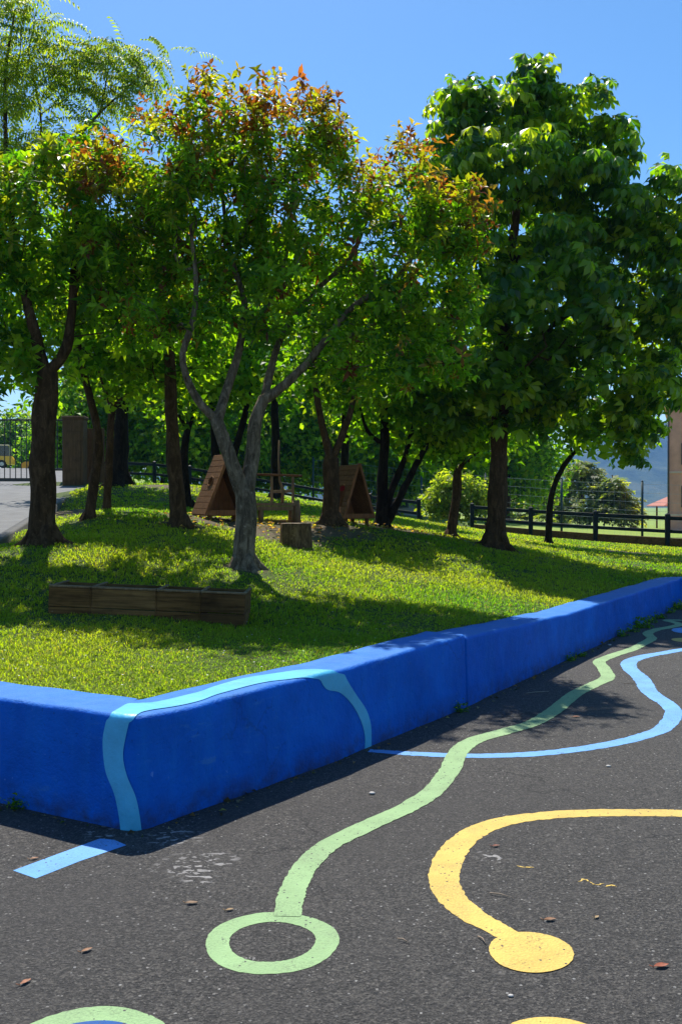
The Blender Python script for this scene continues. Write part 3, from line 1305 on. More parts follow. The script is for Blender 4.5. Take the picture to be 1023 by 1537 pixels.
def tree(name, label, cat, base, Z, limbs, blobs, n_end, kind, per=4, spread=.14, scale=1.0, mat='leaf', bark='bark_brown', cols=GREENS, w=(3, 4, 3, 1),
         seed=1, group=None, up=.6, out=.5, rnd=.5, red=None, tip=.005, low=None, shell=.3, flare=1.55):
    g = np.random.default_rng(seed)
    bp = P(base[0], base[1], Z)
    bp.z = h(bp.x, bp.y) - .03
    root = thing(name, label, cat, bp, 0, group)
    sk = Skel()
    roots = 0
    first = True
    for lb in limbs:
        pts = [P(q[0], q[1], Z + (q[2] if len(q) > 2 else 0)) for q in lb[0]]
        if first:
            if lb[1] > .08:
                roots = lb[1]
            pts[0] = bp + Vector((0, 0, -.08))
            ids = sk.limb(pts, lb[1], lb[2])
            for i in ids[:6]:
                sk.r[i] *= 1 + (flare - 1) * math.exp(-(sk.p[i][2] - bp.z) / .10)
            first = False
        else:
            sk.limb(pts, lb[1], lb[2], sk.near(pts[0]))
    if roots:
        a0 = g.random() * 6.28
        for k in range(5):
            a = a0 + k * 1.257 + g.normal(0, .25)
            d = Vector((math.cos(a), math.sin(a), 0))
            q = bp + d * roots * 2.3 * g.uniform(.8, 1.3)
            q.z = h(q.x, q.y) - .03
            p0 = bp + d * roots * .45 + Vector((0, 0, roots * 1.7))
            p1 = bp + d * roots * 1.35 + Vector((0, 0, roots * .45))
            sk.limb([p0, p1, q], roots * .55, roots * .16, sk.near(p0), .06)
    ends = blob_pts(blobs, Z, n_end, g, shell)
    tips = sk.grow(ends, g, lo=low if low is not None else bp.z + 1.0)
    sk.mesh("trunk", M[bark], root, bp, tip, wob=.25)
    tp = np.array(sk.p)[tips]
    par = np.array(sk.p)[[max(sk.par[t], 0) for t in tips]]
    pos = np.repeat(tp, per, 0) + g.normal(0, spread, (len(tp) * per, 3)) * np.array([1, 1, .8])
    pos[::per] = tp
    cen = np.array([P(b[0], b[1], Z + (b[4] if len(b) > 4 else 0))[:] for b in blobs]).mean(0)
    axis = unit(pos - cen) * out + np.array([0, 0, up]) + g.normal(0, rnd, pos.shape) * .8
    t = palette(len(pos), g, cols, w)
    if red is not None:
        ex = exposed(pos, .16)
        pr = red * (np.exp(-(ex / .42) ** 2) + .10)
        u = g.random(len(pos))
        R1 = np.array([(.15, .045, .022), (.18, .078, .030), (.18, .125, .028), (.12, .038, .022)])
        k = g.integers(0, 4, len(pos))
        t = np.where((u < pr)[:, None], R1[k] * np.exp(g.normal(0, .15, (len(pos), 1))), t)
        half = (u >= pr) & (u < pr + .42 * np.exp(-(ex / 1.0) ** 2))
        t = np.where(half[:, None], np.array([.15, .165, .014]) * np.exp(g.normal(0, .2, (len(pos), 1))), t)
    sc_ = scale * np.exp(g.normal(0, .15, len(pos)))
    scatter(pos, axis, kind, sc_, t, M[mat], root, bp, g)
    return root


# --- centre tree with reddish young shoots
tree("photinia_tree", "forked grey-trunked tree with orange-red young leaves in the middle of the lawn", "tree", (367, 853), 10.5,
     [([(367, 858), (368, 810), (369, 742)], .125, .115),
      ([(369, 750), (352, 705, -.05), (334, 655, -.1), (325, 630, -.1)], .088, .074),
      ([(326, 634, -.1), (290, 590, -.2), (274, 535, -.3), (290, 480, -.3), (294, 420, -.2), (286, 340, -.1)], .05, .018),
      ([(327, 632, -.1), (345, 570, .1), (360, 520, .2), (366, 450, .3), (345, 380, .3), (330, 260, .2)], .058, .018),
      ([(362, 500, .2), (400, 460, .3), (430, 380, .4), (440, 260, .3)], .035, .012),
      ([(369, 745), (378, 690, .1), (384, 635, .1), (396, 600, .1)], .086, .07),
      ([(396, 602, .1), (405, 560, .25), (425, 500, .4), (470, 440, .5), (530, 380, .4), (560, 290, .3)], .048, .015),
      ([(396, 602, .1), (430, 575, .05), (465, 540, 0), (492, 505, -.05), (530, 460, 0), (590, 420, .1), (640, 360, .1)], .055, .016),
      ([(490, 508, -.05), (540, 500, .2), (600, 490, .2)], .03, .012)],
     [(330, 205, 82, 78, 0, .8), (425, 200, 85, 72, .2, .8), (492, 205, 32, 48, 0, .4), (240, 245, 75, 65, 0, .7), (165, 258, 48, 32, 0, .4), (185, 320, 62, 60, 0, .6),
      (330, 330, 130, 105, .3, 1.0), (455, 310, 110, 110, .3, 1.0), (585, 285, 85, 72, .2, .8), (660, 325, 60, 58, .1, .6), (620, 400, 105, 95, .3, .9),
      (570, 490, 105, 72, .3, .9), (640, 500, 65, 68, .1, .6), (300, 420, 120, 55, .6, .7), (470, 410, 100, 60, .6, .7), (195, 400, 85, 60, .4, .7), (690, 400, 30, 70, 0, .4), (250, 330, 70, 80, .3, .7), (240, 480, 70, 50, .8, .6), (250, 460, 70, 50, -.2, .5), (400, 455, 90, 50, -.1, .5), (560, 540, 90, 50, 0, .6), (640, 555, 55, 40, 0, .5)],
     900, 'rosette', 6, .10, 1.10, 'leaf_gloss', 'bark_grey', GREENS, (2, 4, 4, 2.5), 21, red=.72)

# --- horse chestnut on the right
tree("chestnut_tree", "tall broad horse chestnut with drooping hand-shaped leaves right of centre", "tree", (742, 822), 17.0,
     [([(742, 826), (746, 750), (750, 640), (756, 500), (776, 300), (797, 110)], .19, .03),
      ([(750, 640), (700, 560, -.3), (660, 480, -.5)], .06, .015), ([(753, 560), (840, 480, -.3), (950, 430, -.4)], .07, .015),
      ([(752, 600), (850, 570, .3), (960, 560, .3)], .06, .015), ([(760, 470), (700, 350, .2), (660, 250, .3)], .05, .012),
      ([(765, 400), (860, 310, .2), (960, 300, .2)], .05, .012), ([(752, 600), (780, 560, -.8), (820, 520, -1.3)], .05, .012),
      ([(752, 590), (740, 540, 1), (720, 500, 1.5)], .05, .012)],
     [(802, 110, 13, 22), (798, 130, 28, 22), (775, 158, 80, 42), (686, 150, 34, 38), (690, 205, 55, 65), (850, 160, 58, 45), (800, 215, 125, 50, .2, 1.2), (775, 235, 85, 38, -1.3, .7), (880, 255, 60, 35, -.9, .6), (905, 225, 45, 45), (655, 285, 45, 60),
      (760, 330, 120, 60, .3, 1.2), (870, 320, 115, 60, .3, 1.2), (975, 300, 70, 42, -1.0, .7), (700, 345, 60, 40, -1.2, .6), (840, 365, 80, 38, -1.5, .7), (985, 345, 60, 40), (960, 420, 100, 85), (820, 450, 140, 70, .3, 1.5), (770, 455, 70, 38, -1.6, .7), (905, 450, 75, 38, -1.5, .7), (700, 450, 55, 80), (1010, 520, 60, 80), (890, 560, 130, 75, 0, 1.5),
      (765, 570, 105, 70, 0, 1.4), (690, 560, 55, 65), (965, 605, 65, 45), (850, 625, 85, 32), (720, 625, 60, 30), (947, 668, 24, 26), (1030, 420, 55, 90)],
     720, 'palmate', 2, .11, 1.25, 'leaf_shiny', 'bark_brown', [(.040, .105, .007), (.08, .165, .008), (.15, .24, .011), (.23, .29, .016)], (3, 4, 3, 1.6), 33,
     up=.75, out=.4, rnd=.35, tip=.006, low=3.0, shell=.25)

# --- left tree
tree("photinia_tree", "thick-trunked leafy tree standing by the driveway kerb", "tree", (67, 815), 11.0,
     [([(67, 820), (64, 730), (66, 640), (70, 560)], .15, .135),
      ([(70, 566), (52, 500, -.1), (38, 440, -.1), (22, 360, 0), (15, 260, 0)], .075, .02), ([(62, 560), (38, 520, .3), (10, 460, .5), (-30, 400, .6)], .055, .02),
      ([(74, 562), (100, 520, .05), (108, 470, .1), (112, 400, .1), (118, 300, .1)], .07, .02), ([(110, 440, .1), (140, 380, 0), (170, 330, 0)], .035, .012)],
     [(60, 340, 105, 105), (10, 310, 80, 80), (125, 310, 75, 85), (105, 420, 95, 70, .2), (5, 440, 80, 85, .2), (165, 385, 55, 65), (20, 545, 55, 55), (115, 255, 75, 45),
      (-60, 370, 80, 130), (180, 470, 60, 50, .5), (-70, 500, 70, 80)],
     300, 'rosette', 6, .09, 1.4, 'leaf_gloss', 'bark_brown', GREENS, (2, 3, 3, 2), 45, red=.05)

# --- feathery tree behind it
tree("feathery_tree", "slender pale feathery tree rising against the sky at the top left", "tree", (-35, 760), 16.5,
     [([(-35, 770), (-20, 600), (0, 420), (10, 280), (8, 120), (22, 20)], .10, .02),
      ([(0, 420), (45, 300, .2), (62, 190, .2), (45, 90, .2)], .04, .012), ([(45, 300, .2), (100, 230, 0), (150, 170, 0), (215, 110, 0)], .035, .010),
      ([(58, 210, .2), (55, 300, .1)], .02, .012), ([(150, 172, 0), (160, 120, .1), (165, 70, .1)], .018, .008)],
     [(15, 40, 75, 60), (60, 120, 60, 60), (20, 190, 60, 70), (170, 80, 45, 32), (215, 105, 42, 30), (125, 115, 55, 50), (165, 150, 60, 30), (60, 230, 60, 50), (-40, 100, 60, 120), (20, 270, 60, 60), (100, 250, 60, 45), (160, 215, 55, 40)],
     270, 'pinnate', 2, .18, 1.05, 'leaf', 'bark_brown', [(.08, .14, .02), (.12, .18, .028), (.17, .225, .04), (.21, .24, .055)], (2, 3, 4, 2), 51, up=.8, out=.4, rnd=.3, tip=.006, low=3.5)

tree("deciduous_tree", "broad tree standing on the far side of the driveway, outside the left edge", "tree", (-150, 770), 23.0, [([(-150, 774), (-150, 680), (-148, 560), (-140, 430)], .16, .06)],
     [(-150, 480, 105, 90), (-190, 560, 80, 70), (-95, 540, 60, 60)], 170, 'broad', 4, .2, 1.7, 'leaf', 'bark_brown', GREENS, (2, 3, 4, 2), 77, tip=.008, low=3.5)

# --- understory trees of the little grove: (base px, base py, Z, limbs, blobs, label, bark)
UNDER = [
    ((133, 779), 14.0, [([(133, 783), (142, 720), (148, 660), (136, 600), (122, 540), (110, 450)], .085, .03)],
     [(130, 470, 90, 70), (90, 420, 60, 60), (170, 530, 50, 45)], "slim leaning brown trunk with a bend beside the driveway kerb", 'bark_brown', 130),
    ((160, 763), 15.0, [([(160, 767), (164, 690), (168, 610)], .065, .055), ([(168, 612), (150, 560), (140, 500)], .035, .012), ([(168, 612), (205, 580), (250, 540)], .035, .012)],
     [(180, 500, 80, 70), (235, 520, 60, 45)], "thin straight trunk forking low, just right of the leaning trunk", 'bark_brown', 130),
    ((180, 728), 24.0, [([(180, 732), (182, 650), (185, 560), (190, 420)], .22, .09)],
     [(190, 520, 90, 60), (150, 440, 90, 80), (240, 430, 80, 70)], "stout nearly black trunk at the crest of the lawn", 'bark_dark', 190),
    ((272, 790), 13.5, [([(272, 794), (262, 700), (257, 610), (255, 500), (262, 400)], .125, .05)],
     [(255, 500, 75, 60, .4), (215, 440, 70, 60, .4), (300, 470, 50, 60, .6)], "bare brown trunk left of the left playhouse", 'bark_brown', 140),
    ((282, 752), 20.0, [([(282, 756), (276, 690), (283, 640), (300, 590)], .12, .05), ([(283, 650), (262, 610), (245, 570)], .05, .02)],
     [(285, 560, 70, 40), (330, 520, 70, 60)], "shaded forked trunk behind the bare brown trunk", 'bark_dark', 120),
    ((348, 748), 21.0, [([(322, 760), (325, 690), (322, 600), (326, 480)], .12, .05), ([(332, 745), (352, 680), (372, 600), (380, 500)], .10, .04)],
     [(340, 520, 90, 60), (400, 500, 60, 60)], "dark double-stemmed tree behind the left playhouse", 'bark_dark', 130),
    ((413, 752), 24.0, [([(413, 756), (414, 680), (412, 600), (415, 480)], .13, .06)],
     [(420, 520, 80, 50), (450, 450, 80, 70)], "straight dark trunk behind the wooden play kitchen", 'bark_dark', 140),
    ((497, 786), 16.0, [([(497, 790), (497, 740), (497, 690)], .15, .13), ([(497, 692), (484, 640), (474, 580), (470, 500)], .075, .03), ([(497, 692), (515, 650), (530, 600), (545, 520)], .07, .03)],
     [(480, 530, 70, 55, .5), (545, 540, 60, 60, .5), (520, 470, 80, 60, .5)], "brown trunk forking in two beside the right playhouse", 'bark_brown', 150),
    ((515, 750), 25.0, [([(516, 756), (517, 690), (518, 600), (520, 500)], .13, .06)],
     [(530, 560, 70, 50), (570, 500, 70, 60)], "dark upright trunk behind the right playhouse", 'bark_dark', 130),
    ((572, 791), 18.0, [([(570, 795), (574, 720), (577, 650), (575, 560)], .12, .06), ([(574, 668), (550, 645), (540, 610)], .05, .02),
                        ([(575, 780), (588, 735), (606, 690), (620, 640)], .085, .04), ([(578, 792), (600, 745), (628, 690), (650, 650), (670, 600)], .08, .04)],
     [(560, 570, 70, 60), (640, 580, 70, 60), (610, 520, 80, 60), (680, 620, 40, 35)], "multi-stemmed tree with slanting dark stems right of the right playhouse", 'bark_dark', 190),
    ((675, 805), 19.0, [([(675, 809), (684, 750), (686, 712)], .105, .085), ([(686, 714), (678, 690), (668, 660)], .05, .02), ([(686, 714), (697, 680), (700, 640)], .055, .02),
                        ([(690, 705), (715, 680), (745, 655)], .035, .015)],
     [(680, 610, 70, 45), (730, 620, 60, 40), (640, 630, 40, 35)], "small tree with a curved trunk forking in front of the yellow bush", 'bark_brown', 130),
    ((822, 815), 22.0, [([(822, 819), (826, 750), (842, 705), (866, 672), (880, 640)], .085, .045), ([(858, 684), (854, 655), (858, 625)], .035, .015), ([(866, 672), (890, 660), (912, 655)], .03, .012)],
     [(870, 600, 80, 45), (810, 610, 60, 40), (920, 620, 50, 30)], "thin dark leaning trunk right of the horse chestnut", 'bark_dark', 120),
]
for i, (b, Z, lim, blo, lab, bk, ne) in enumerate(UNDER):
    top = blo[0]
    blo = [(q[0], q[1] + 22, q[2] * 1.1, q[3] * 1.1) + tuple(q[4:]) for q in blo] + [(top[0] + 10, top[1] - 75, 85, 70)]
    ne = int(ne * .95)
    tree("tree", lab, "tree", b, Z, lim, blo, ne, 'broad', 4, .16, Z / 13.5, 'leaf', bk, GREENS, (2, 3, 4, 2), 100 + i, "trees of the small grove on the lawn",
         low=h((b[0] - 511.5) / F * Z, Z) + 1.6)

# --- trees beyond the fence
BACK = [
    (135, 50, 545, 75, "bright green tree beyond the fence, behind the stout black trunk"),
    (245, 50, 520, 80, "bright green tree beyond the fence, behind the bare brown trunk"),
    (330, 46, 560, 75, "bright green tree beyond the fence, behind the left playhouse"),
    (420, 48, 545, 85, "bright green tree beyond the fence, behind the play kitchen"),
    (500, 52, 520, 85, "bright green tree beyond the fence, behind the right playhouse"),
    (585, 47, 560, 80, "bright green tree beyond the fence, behind the slanting stems"),
    (665, 52, 545, 80, "bright green tree beyond the fence, above the yellow bush"),
    (760, 56, 570, 90, "bright green tree beyond the fence, behind the chestnut trunk"),
]
for i, (px, Z, top, rx, lab) in enumerate(BACK):
    yb = YH - (h((px - 511.5) / F * Z, Z) - EYE) / Z * F
    mid = (top + yb - 15) / 2
    ry = (yb - 15 - top) / 2
    tree("deciduous_tree", lab, "tree", (px, yb), Z, [([(px, yb + 2), (px + 2, mid + ry * .5), (px, mid - ry * .4)], .20, .05)],
         [(px, mid, rx * .8, ry * .8), (px - rx * .5, mid + ry * .35, rx * .5, ry * .6), (px + rx * .5, mid + ry * .3, rx * .5, ry * .6), (px, mid - ry * .5, rx * .6, ry * .5)],
         380, 'big', 5, .5, .9, 'leaf_thin', 'bark_brown', SUNNY, (3, 3, 3, 2), 200 + i, "trees beyond the fence", tip=.012, low=h((px - 511.5) / F * Z, Z) + .3)

tree("yellow_bush", "bright yellow-green bush behind the dark fence", "bush", (685, 786), 37.5, [([(685, 790), (685, 760), (684, 735)], .06, .03)],
     [(685, 745, 36, 26), (660, 752, 24, 20), (712, 752, 22, 22), (690, 728, 22, 16)], 110, 'clump', 5, .2, .9, 'leaf', 'bark_brown',
     [(.15, .20, .03), (.22, .25, .04), (.10, .16, .025)], (3, 3, 2), 301, low=-5)

# --- conifers in the distance on the right
def conifer(px, top, ybase, half, Z, label, seed):
    g = np.random.default_rng(seed)
    bp = P(px, ybase, Z)
    tp = P(px, top, Z)
    hh = tp.z - bp.z
    rw = half * Z / F
    root = thing("conifer_tree", label, "tree", bp, 0, "conifers beyond the field")
    mb = MB()
    mb.tube([(0, 0, -.2), (0, 0, hh * .5), (0, 0, hh)], [.22, .12, .02], 8)
    n = 520
    t = g.random(n) ** .75                # 0 top, 1 bottom
    az = g.random(n) * 6.283
    lay = np.round(t * 13) / 13 + g.normal(0, .012, n)
    rr = rw * np.clip(lay, .03, 1) * (.45 + .6 * g.random(n)) * (1 + .25 * np.sin(az * 3 + seed + lay * 9))
    pos = np.stack([rr * np.cos(az), rr * np.sin(az), hh * (1 - lay * .94) - .16 * rr + g.normal(0, .08, n)], 1)
    out = np.stack([np.cos(az), np.sin(az), np.full(n, -.15)], 1)
    for k in range(0, n, 9):
        mb.tube([(0, 0, pos[k][2] + .2), tuple(pos[k])], [.05, .015], 4)
    mb.build("trunk", M['bark_brown'], root)
    axis = np.stack([g.normal(0, .25, n), g.normal(0, .25, n), np.ones(n)], 1)
    scatter(pos, axis, 'needle', np.exp(g.normal(0, .2, n)) * 1.5, palette(n, g, [(.09, .13, .045), (.15, .19, .06), (.22, .24, .09)], (3, 4, 3)), M['leaf'], root, (0, 0, 0), g, xdir=out)


conifer(872, 692, 778, 74, 68, "tallest grey-green conifer in the gap before the mountain", 1)
conifer(800, 672, 780, 60, 72, "conifer half hidden behind the thin leaning trunk", 2)
conifer(918, 720, 778, 40, 66, "lowest grey-green conifer at the right end of the row", 3)

# --- trees and shrubs far behind the gate
for i, (px, top, rx, Z, kind, cols, lab, cat) in enumerate([
        (22, 612, 26, 95, 'big', LIGHTS, "pale drooping tree far behind the gate", "tree"),
        (62, 640, 22, 88, 'big', GREENS, "dark green shrub behind the gate, left of the thick trunk", "bush"),
        (100, 632, 30, 86, 'big', GREENS, "dark green tree behind the brown gate pillar", "tree"),
        (-60, 600, 40, 100, 'big', LIGHTS, "pale tree beyond the left edge of the gate", "tree")]):
    yb = YH - (h((px - 511.5) / F * Z, Z) - EYE) / Z * F
    mid, ry = (top + yb) / 2, (yb - top) / 2
    tree("deciduous_tree", lab, cat, (px, yb), Z, [([(px, yb + 2), (px, mid)], .25, .08)], [(px, mid, rx, ry * .9), (px - rx * .4, mid + ry * .2, rx * .6, ry * .6)], 150, kind, 4, .45, 1.3,
         'leaf', 'bark_brown', cols, (2, 3, 3, 1), 330 + i, low=-9, tip=.012)

# ------------------------------------------------------------------ grass
def grass():
    g = np.random.default_rng(5)
    V, Fq, T = [], [], []
    n = 130000
    px = g.uniform(-220, 1240, n)
    # sample by ray marching the terrain on a depth table
    Y = 4.3 * np.exp(g.random(n) ** 1.25 * math.log(38 / 4.3))
    x = (px - 511.5) / F * Y
    ok = lawn_side(np.stack([x, Y], 1) - 0)
    # keep clear of the wall top, the driveway and the planter
    d2 = np.full(n, 9.0)
    for i in range(0, n, 20000):
        q = np.stack([x[i:i + 20000], Y[i:i + 20000]], 1)
        d2[i:i + 20000] = ((q[:, None] - WIN[None, ::2]) ** 2).sum(-1).min(1)
    ins = lawn_side(np.stack([x, Y], 1))
    dmid = np.full(n, 9.0)
    for i in range(0, n, 20000):
        q = np.stack([x[i:i + 20000], Y[i:i + 20000]], 1)
        dmid[i:i + 20000] = np.sqrt(((q[:, None] - WMID[None, ::2]) ** 2).sum(-1).min(1))
    ok = ins & (dmid > DEPTH / 2 + .025)
    kx = KA.x + (Y - KA.y) / (KB.y - KA.y) * (KB.x - KA.x)
    ok &= ~((x < kx + .2) & (Y > 8))
    e = np.zeros(n)
    for p, r_ in EARTH:
        e = np.maximum(e, 1 - ((x - p.x) ** 2 + (Y - p.y) ** 2) / (r_ * r_ * 1.1))
    ok &= g.random(n) > np.clip(e * 1.7, 0, .95)
    pc = on_ground(220, 8.2)
    ok &= ~((np.abs(x - pc.x) < .86) & (np.abs(Y - pc.y) < .19))
    x, Y = x[ok], Y[ok]
    n = len(x)
    z = H(x, Y)
    patch = np.array([mnoise.noise(Vector((a * .55, b * .55, 3.3))) for a, b in zip(x, Y)])
    patch2 = np.array([mnoise.noise(Vector((a * 2.3, b * 2.3, 7.1))) for a, b in zip(x, Y)])
    nb = 5
    lod = np.clip(Y / 9, .8, 2.8)
    for b in range(nb):
        ang = g.uniform(0, 6.283, n)
        L = (.036 + .018 * patch2 + g.normal(0, .009, n)) * np.clip(lod, .9, 1.25)
        L = np.clip(L, .02, .14)
        wd = (.0030 + g.random(n) * .0022) * lod
        lean = g.uniform(.3, 1.45, n)
        d = np.stack([np.cos(ang), np.sin(ang), np.zeros(n)], 1)
        s_ = np.stack([-np.sin(ang), np.cos(ang), np.zeros(n)], 1)
        p0 = np.stack([x + g.normal(0, .018, n) * lod, Y + g.normal(0, .018, n) * lod, z - .006], 1)
        m = p0 + d * (L * lean * .35)[:, None] + np.array([0, 0, 1]) * (L * .62)[:, None]
        t = p0 + d * (L * lean)[:, None] + np.array([0, 0, 1]) * (L * (1.05 - .38 * lean))[:, None]
        v = np.stack([p0 - s_ * wd[:, None], p0 + s_ * wd[:, None], m + s_ * wd[:, None] * .8, m - s_ * wd[:, None] * .8, t], 1)
        k0 = len(V) * 5 * n
        V.append(v.reshape(-1, 3))
        i0 = k0 + np.arange(n) * 5
        Fq.append((np.stack([i0, i0 + 1, i0 + 2, i0 + 3], 1), np.stack([i0 + 3, i0 + 2, i0 + 4], 1)))
        base = np.array([.145, .215, .014]) + np.clip(patch, -.5, .7)[:, None] * np.array([.12, .06, .008])
        dry = g.random(n) < .07
        c_ = np.where(dry[:, None], np.array([.22, .19, .07]), base) * np.exp(g.normal(0, .19, (n, 1)))
        T.append(np.repeat(c_, 5, 0))
    o = mesh_np("grass", np.concatenate(V), [np.concatenate([f[0] for f in Fq]), np.concatenate([f[1] for f in Fq])], M['grass'], None, np.clip(np.concatenate(T), .005, 1))
    tag(o, "short lush green grass covering the sloping lawn", "grass", kind="stuff")
    # daisies
    m = 320
    k = g.choice(n, m, replace=False)
    k = k[(Y[k] < 20)]
    v = []
    q = np.stack([x[k], Y[k], z[k] + .045], 1)
    r_ = .0065
    a = np.arange(6) / 6 * 6.283
    ringv = np.stack([np.cos(a) * r_, np.sin(a) * r_, np.full(6, .0)], 1)
    vv = (q[:, None] + ringv[None] + np.array([0, 0, .002])).reshape(-1, 3)
    top = vv.copy()
    ff = (np.arange(len(k))[:, None] * 6 + np.arange(6)[None])
    o = mesh_np("daisies", vv, ff, simple("daisy_petal", (.75, .74, .68), .7, .1))
    tag(o, "tiny white daisies scattered through the lawn", "daisies", kind="stuff")


grass()


def litter():
    g = np.random.default_rng(9)
    pts = []
    for p, r_ in EARTH[:6] + EARTH[9:10]:
        n = int(70 * r_)
        a, q = g.random(n) * 6.283, r_ * 1.1 * g.random(n) ** .6
        pts.append(np.stack([p.x + q * np.cos(a), p.y + q * np.sin(a)], 1))
    pts = np.concatenate(pts)
    pos = np.concatenate([pts, (H(pts[:, 0], pts[:, 1]) + .03)[:, None]], 1)
    n = len(pos)
    V, Fc, T = [], [], []
    for i in range(n):
        lv = leaf(g.uniform(.05, .10), g.uniform(.03, .055), g.random() * 6.283, g.normal(0, .3), .1, pos[i], .5, .3, g.normal(0, .4))
        V.append(lv)
        Fc.append(LEAF_F + 5 * i)
        T.append(np.repeat((np.array([(.20, .11, .05), (.12, .06, .03), (.30, .20, .10)])[g.integers(0, 3)] * math.exp(g.normal(0, .25)))[None], 5, 0))
    o = mesh_np("leaf_litter", np.concatenate(V), np.concatenate(Fc), M['leaf'], None, np.clip(np.concatenate(T), 0, 1))
    tag(o, "brown fallen leaves scattered over the bare soil under the trees", "leaf litter", kind="stuff")


litter()


def debris():
    g = np.random.default_rng(19)
    V, Fc, T = [], [], []
    for i in range(420):
        s_ = g.uniform(s_corner - 1.6, WS[-1] - 10)
        k = int(np.argmin(np.abs(WS - s_)))
        d = abs(g.normal(0, .05)) + .012
        p = WFa[k] - nrm[k] * d + tan[k] * g.normal(0, .05)
        L = g.uniform(.006, .022) if g.random() < .8 else g.uniform(.025, .05)
        V.append(leaf(L, L * g.uniform(.35, .8), g.random() * 6.283, g.normal(0, .3), .1, (p[0], p[1], .006), .5, .4, g.normal(0, .5)))
        Fc.append(LEAF_F + 5 * i)
        c = np.array([(.16, .10, .05), (.07, .05, .03), (.22, .20, .16), (.05, .07, .02)])[g.integers(0, 4)] * math.exp(g.normal(0, .25))
        T.append(np.repeat(c[None], 5, 0))
    o = mesh_np("debris", np.concatenate(V), np.concatenate(Fc), M['leaf'], None, np.clip(np.concatenate(T), 0, 1))
    tag(o, "fine leaf bits and grit gathered along the wall foot", "debris", kind="stuff")


debris()

# ------------------------------------------------------------------ planter
def planter():
    a, b = P(73, 880.6, 8.0), P(369, 893, 8.0)
    d = (b - a)
    L = d.length
    root = thing("wooden_planter", "long dark wooden planter box with four open compartments on the lawn", "planter", a, 0)
    root.rotation_euler = (0, math.asin(-d.z / L), 0)
    D, HH, t = .54, .33, .028
    xs_ = [0, 64 / 296 * L, 162 / 296 * L, 228 / 296 * L, L]
    for k in range(4):
        mb = MB()
        x0, x1 = xs_[k] + .005, xs_[k + 1] - .005
        for r_ in range(2):
            hh = HH / 2 - .004
            mb.box(((x0 + x1) / 2, t / 2 + random.uniform(-.003, .003), -HH + hh / 2 + r_ * (HH / 2 + .002)), (x1 - x0, t, hh), Matrix.Rotation(random.uniform(-.008, .008), 3, 'Y'), .004)
        mb.build("front_board", M[('wood_dark', 'wood_dark_b', 'wood_dark', 'wood_dark_c')[k]], root)
        mb = MB()
        for r_ in range(2):
            hh = HH / 2 - .004
            mb.box(((x0 + x1) / 2, D - t / 2, -HH + hh / 2 + r_ * (HH / 2 + .002)), (x1 - x0, t, hh), None, .004)
        mb.build("back_board", M['wood_dark'], root)
    for k in range(5):
        mb = MB()
        xx = min(max(xs_[k], t / 2 + .002), L - t / 2 - .002)
        for r_ in range(2):
            hh = HH / 2 - .004
            mb.box((xx, D / 2, -HH + hh / 2 + r_ * (HH / 2 + .002) - (.006 if 0 < k < 4 else 0)), (t * .9, D - 2 * t - .006, hh), None, .004)
        mb.build("end_board" if k in (0, 4) else "divider", M['wood_dark'], root)
    mb = MB()
    mb.box((L / 2, D / 2, -.25), (L - .07, D - .07, .05))
    mb.build("soil", simple("dark_soil", (.035, .025, .018), .95, .5, 20, bump=.8), root)
    for k in range(4):
        mb = MB()
        mb.box(((xs_[k] + xs_[k + 1]) / 2, .016, .010), (xs_[k + 1] - xs_[k] - .006, .046, .018), None, .004)
        mb.build("front_rim", M['wood_grey'], root)
    for k in range(5):
        mb = MB()
        mb.box((min(max(xs_[k], .016), L - .016), D / 2 + .02, .008), (.03, D - .05, .014), None, .004)
        mb.build("divider_rim", M['wood_grey'], root)
    for k in range(1, 4):
        mb = MB()
        mb.box((xs_[k], .004, -.16), (.012, .02, .29), None, .002)
        mb.build("joint_strip", M['wood_dark'], root)


planter()

# ------------------------------------------------------------------ stump
def stump():
    p = on_ground(443, 13.5)
    root = thing("tree_stump", "sawn brown tree stump on the grass before the play kitchen", "stump", p)
    mb = MB()
    n, r0 = 28, .225
    rings = [(-.08, 1.08), (.02, 1.03), (.12, .99), (.24, .97), (.325, .965), (.335, .94)]
    vs = []
    for z, s_ in rings:
        for k in range(n):
            a = 2 * math.pi * k / n
            rr = r0 * s_ * (1 + .05 * math.sin(3 * a + 1) + .035 * math.sin(7 * a) + .02 * math.sin(13 * a + 2))
            vs.append((rr * math.cos(a), rr * math.sin(a), z))
    fs = []
    for i in range(len(rings) - 1):
        for k in range(n):
            fs.append((i * n + k, i * n + (k + 1) % n, (i + 1) * n + (k + 1) % n, (i + 1) * n + k))
    mb.add(vs, fs, True)
    mb.build("bark", M['log'], root)
    mb = MB()
    top = vs[-n:]
    mb.add(list(top) + [(0, 0, .336)], [(k, (k + 1) % n, n) for k in range(n)])
    t = NT("stump_end_grain")
    w = t.n("ShaderNodeTexWave", wave_type='RINGS', rings_direction='Z')
    w.inputs["Scale"].default_value = 14
    w.inputs["Distortion"].default_value = 3
    t.l(t.pos, w.inputs["Vector"])
    t.set(t.mix(w.outputs[1], (.16, .11, .07), (.26, .19, .12)), .85)
    mb.build("sawn_top", t.m, root)


stump()

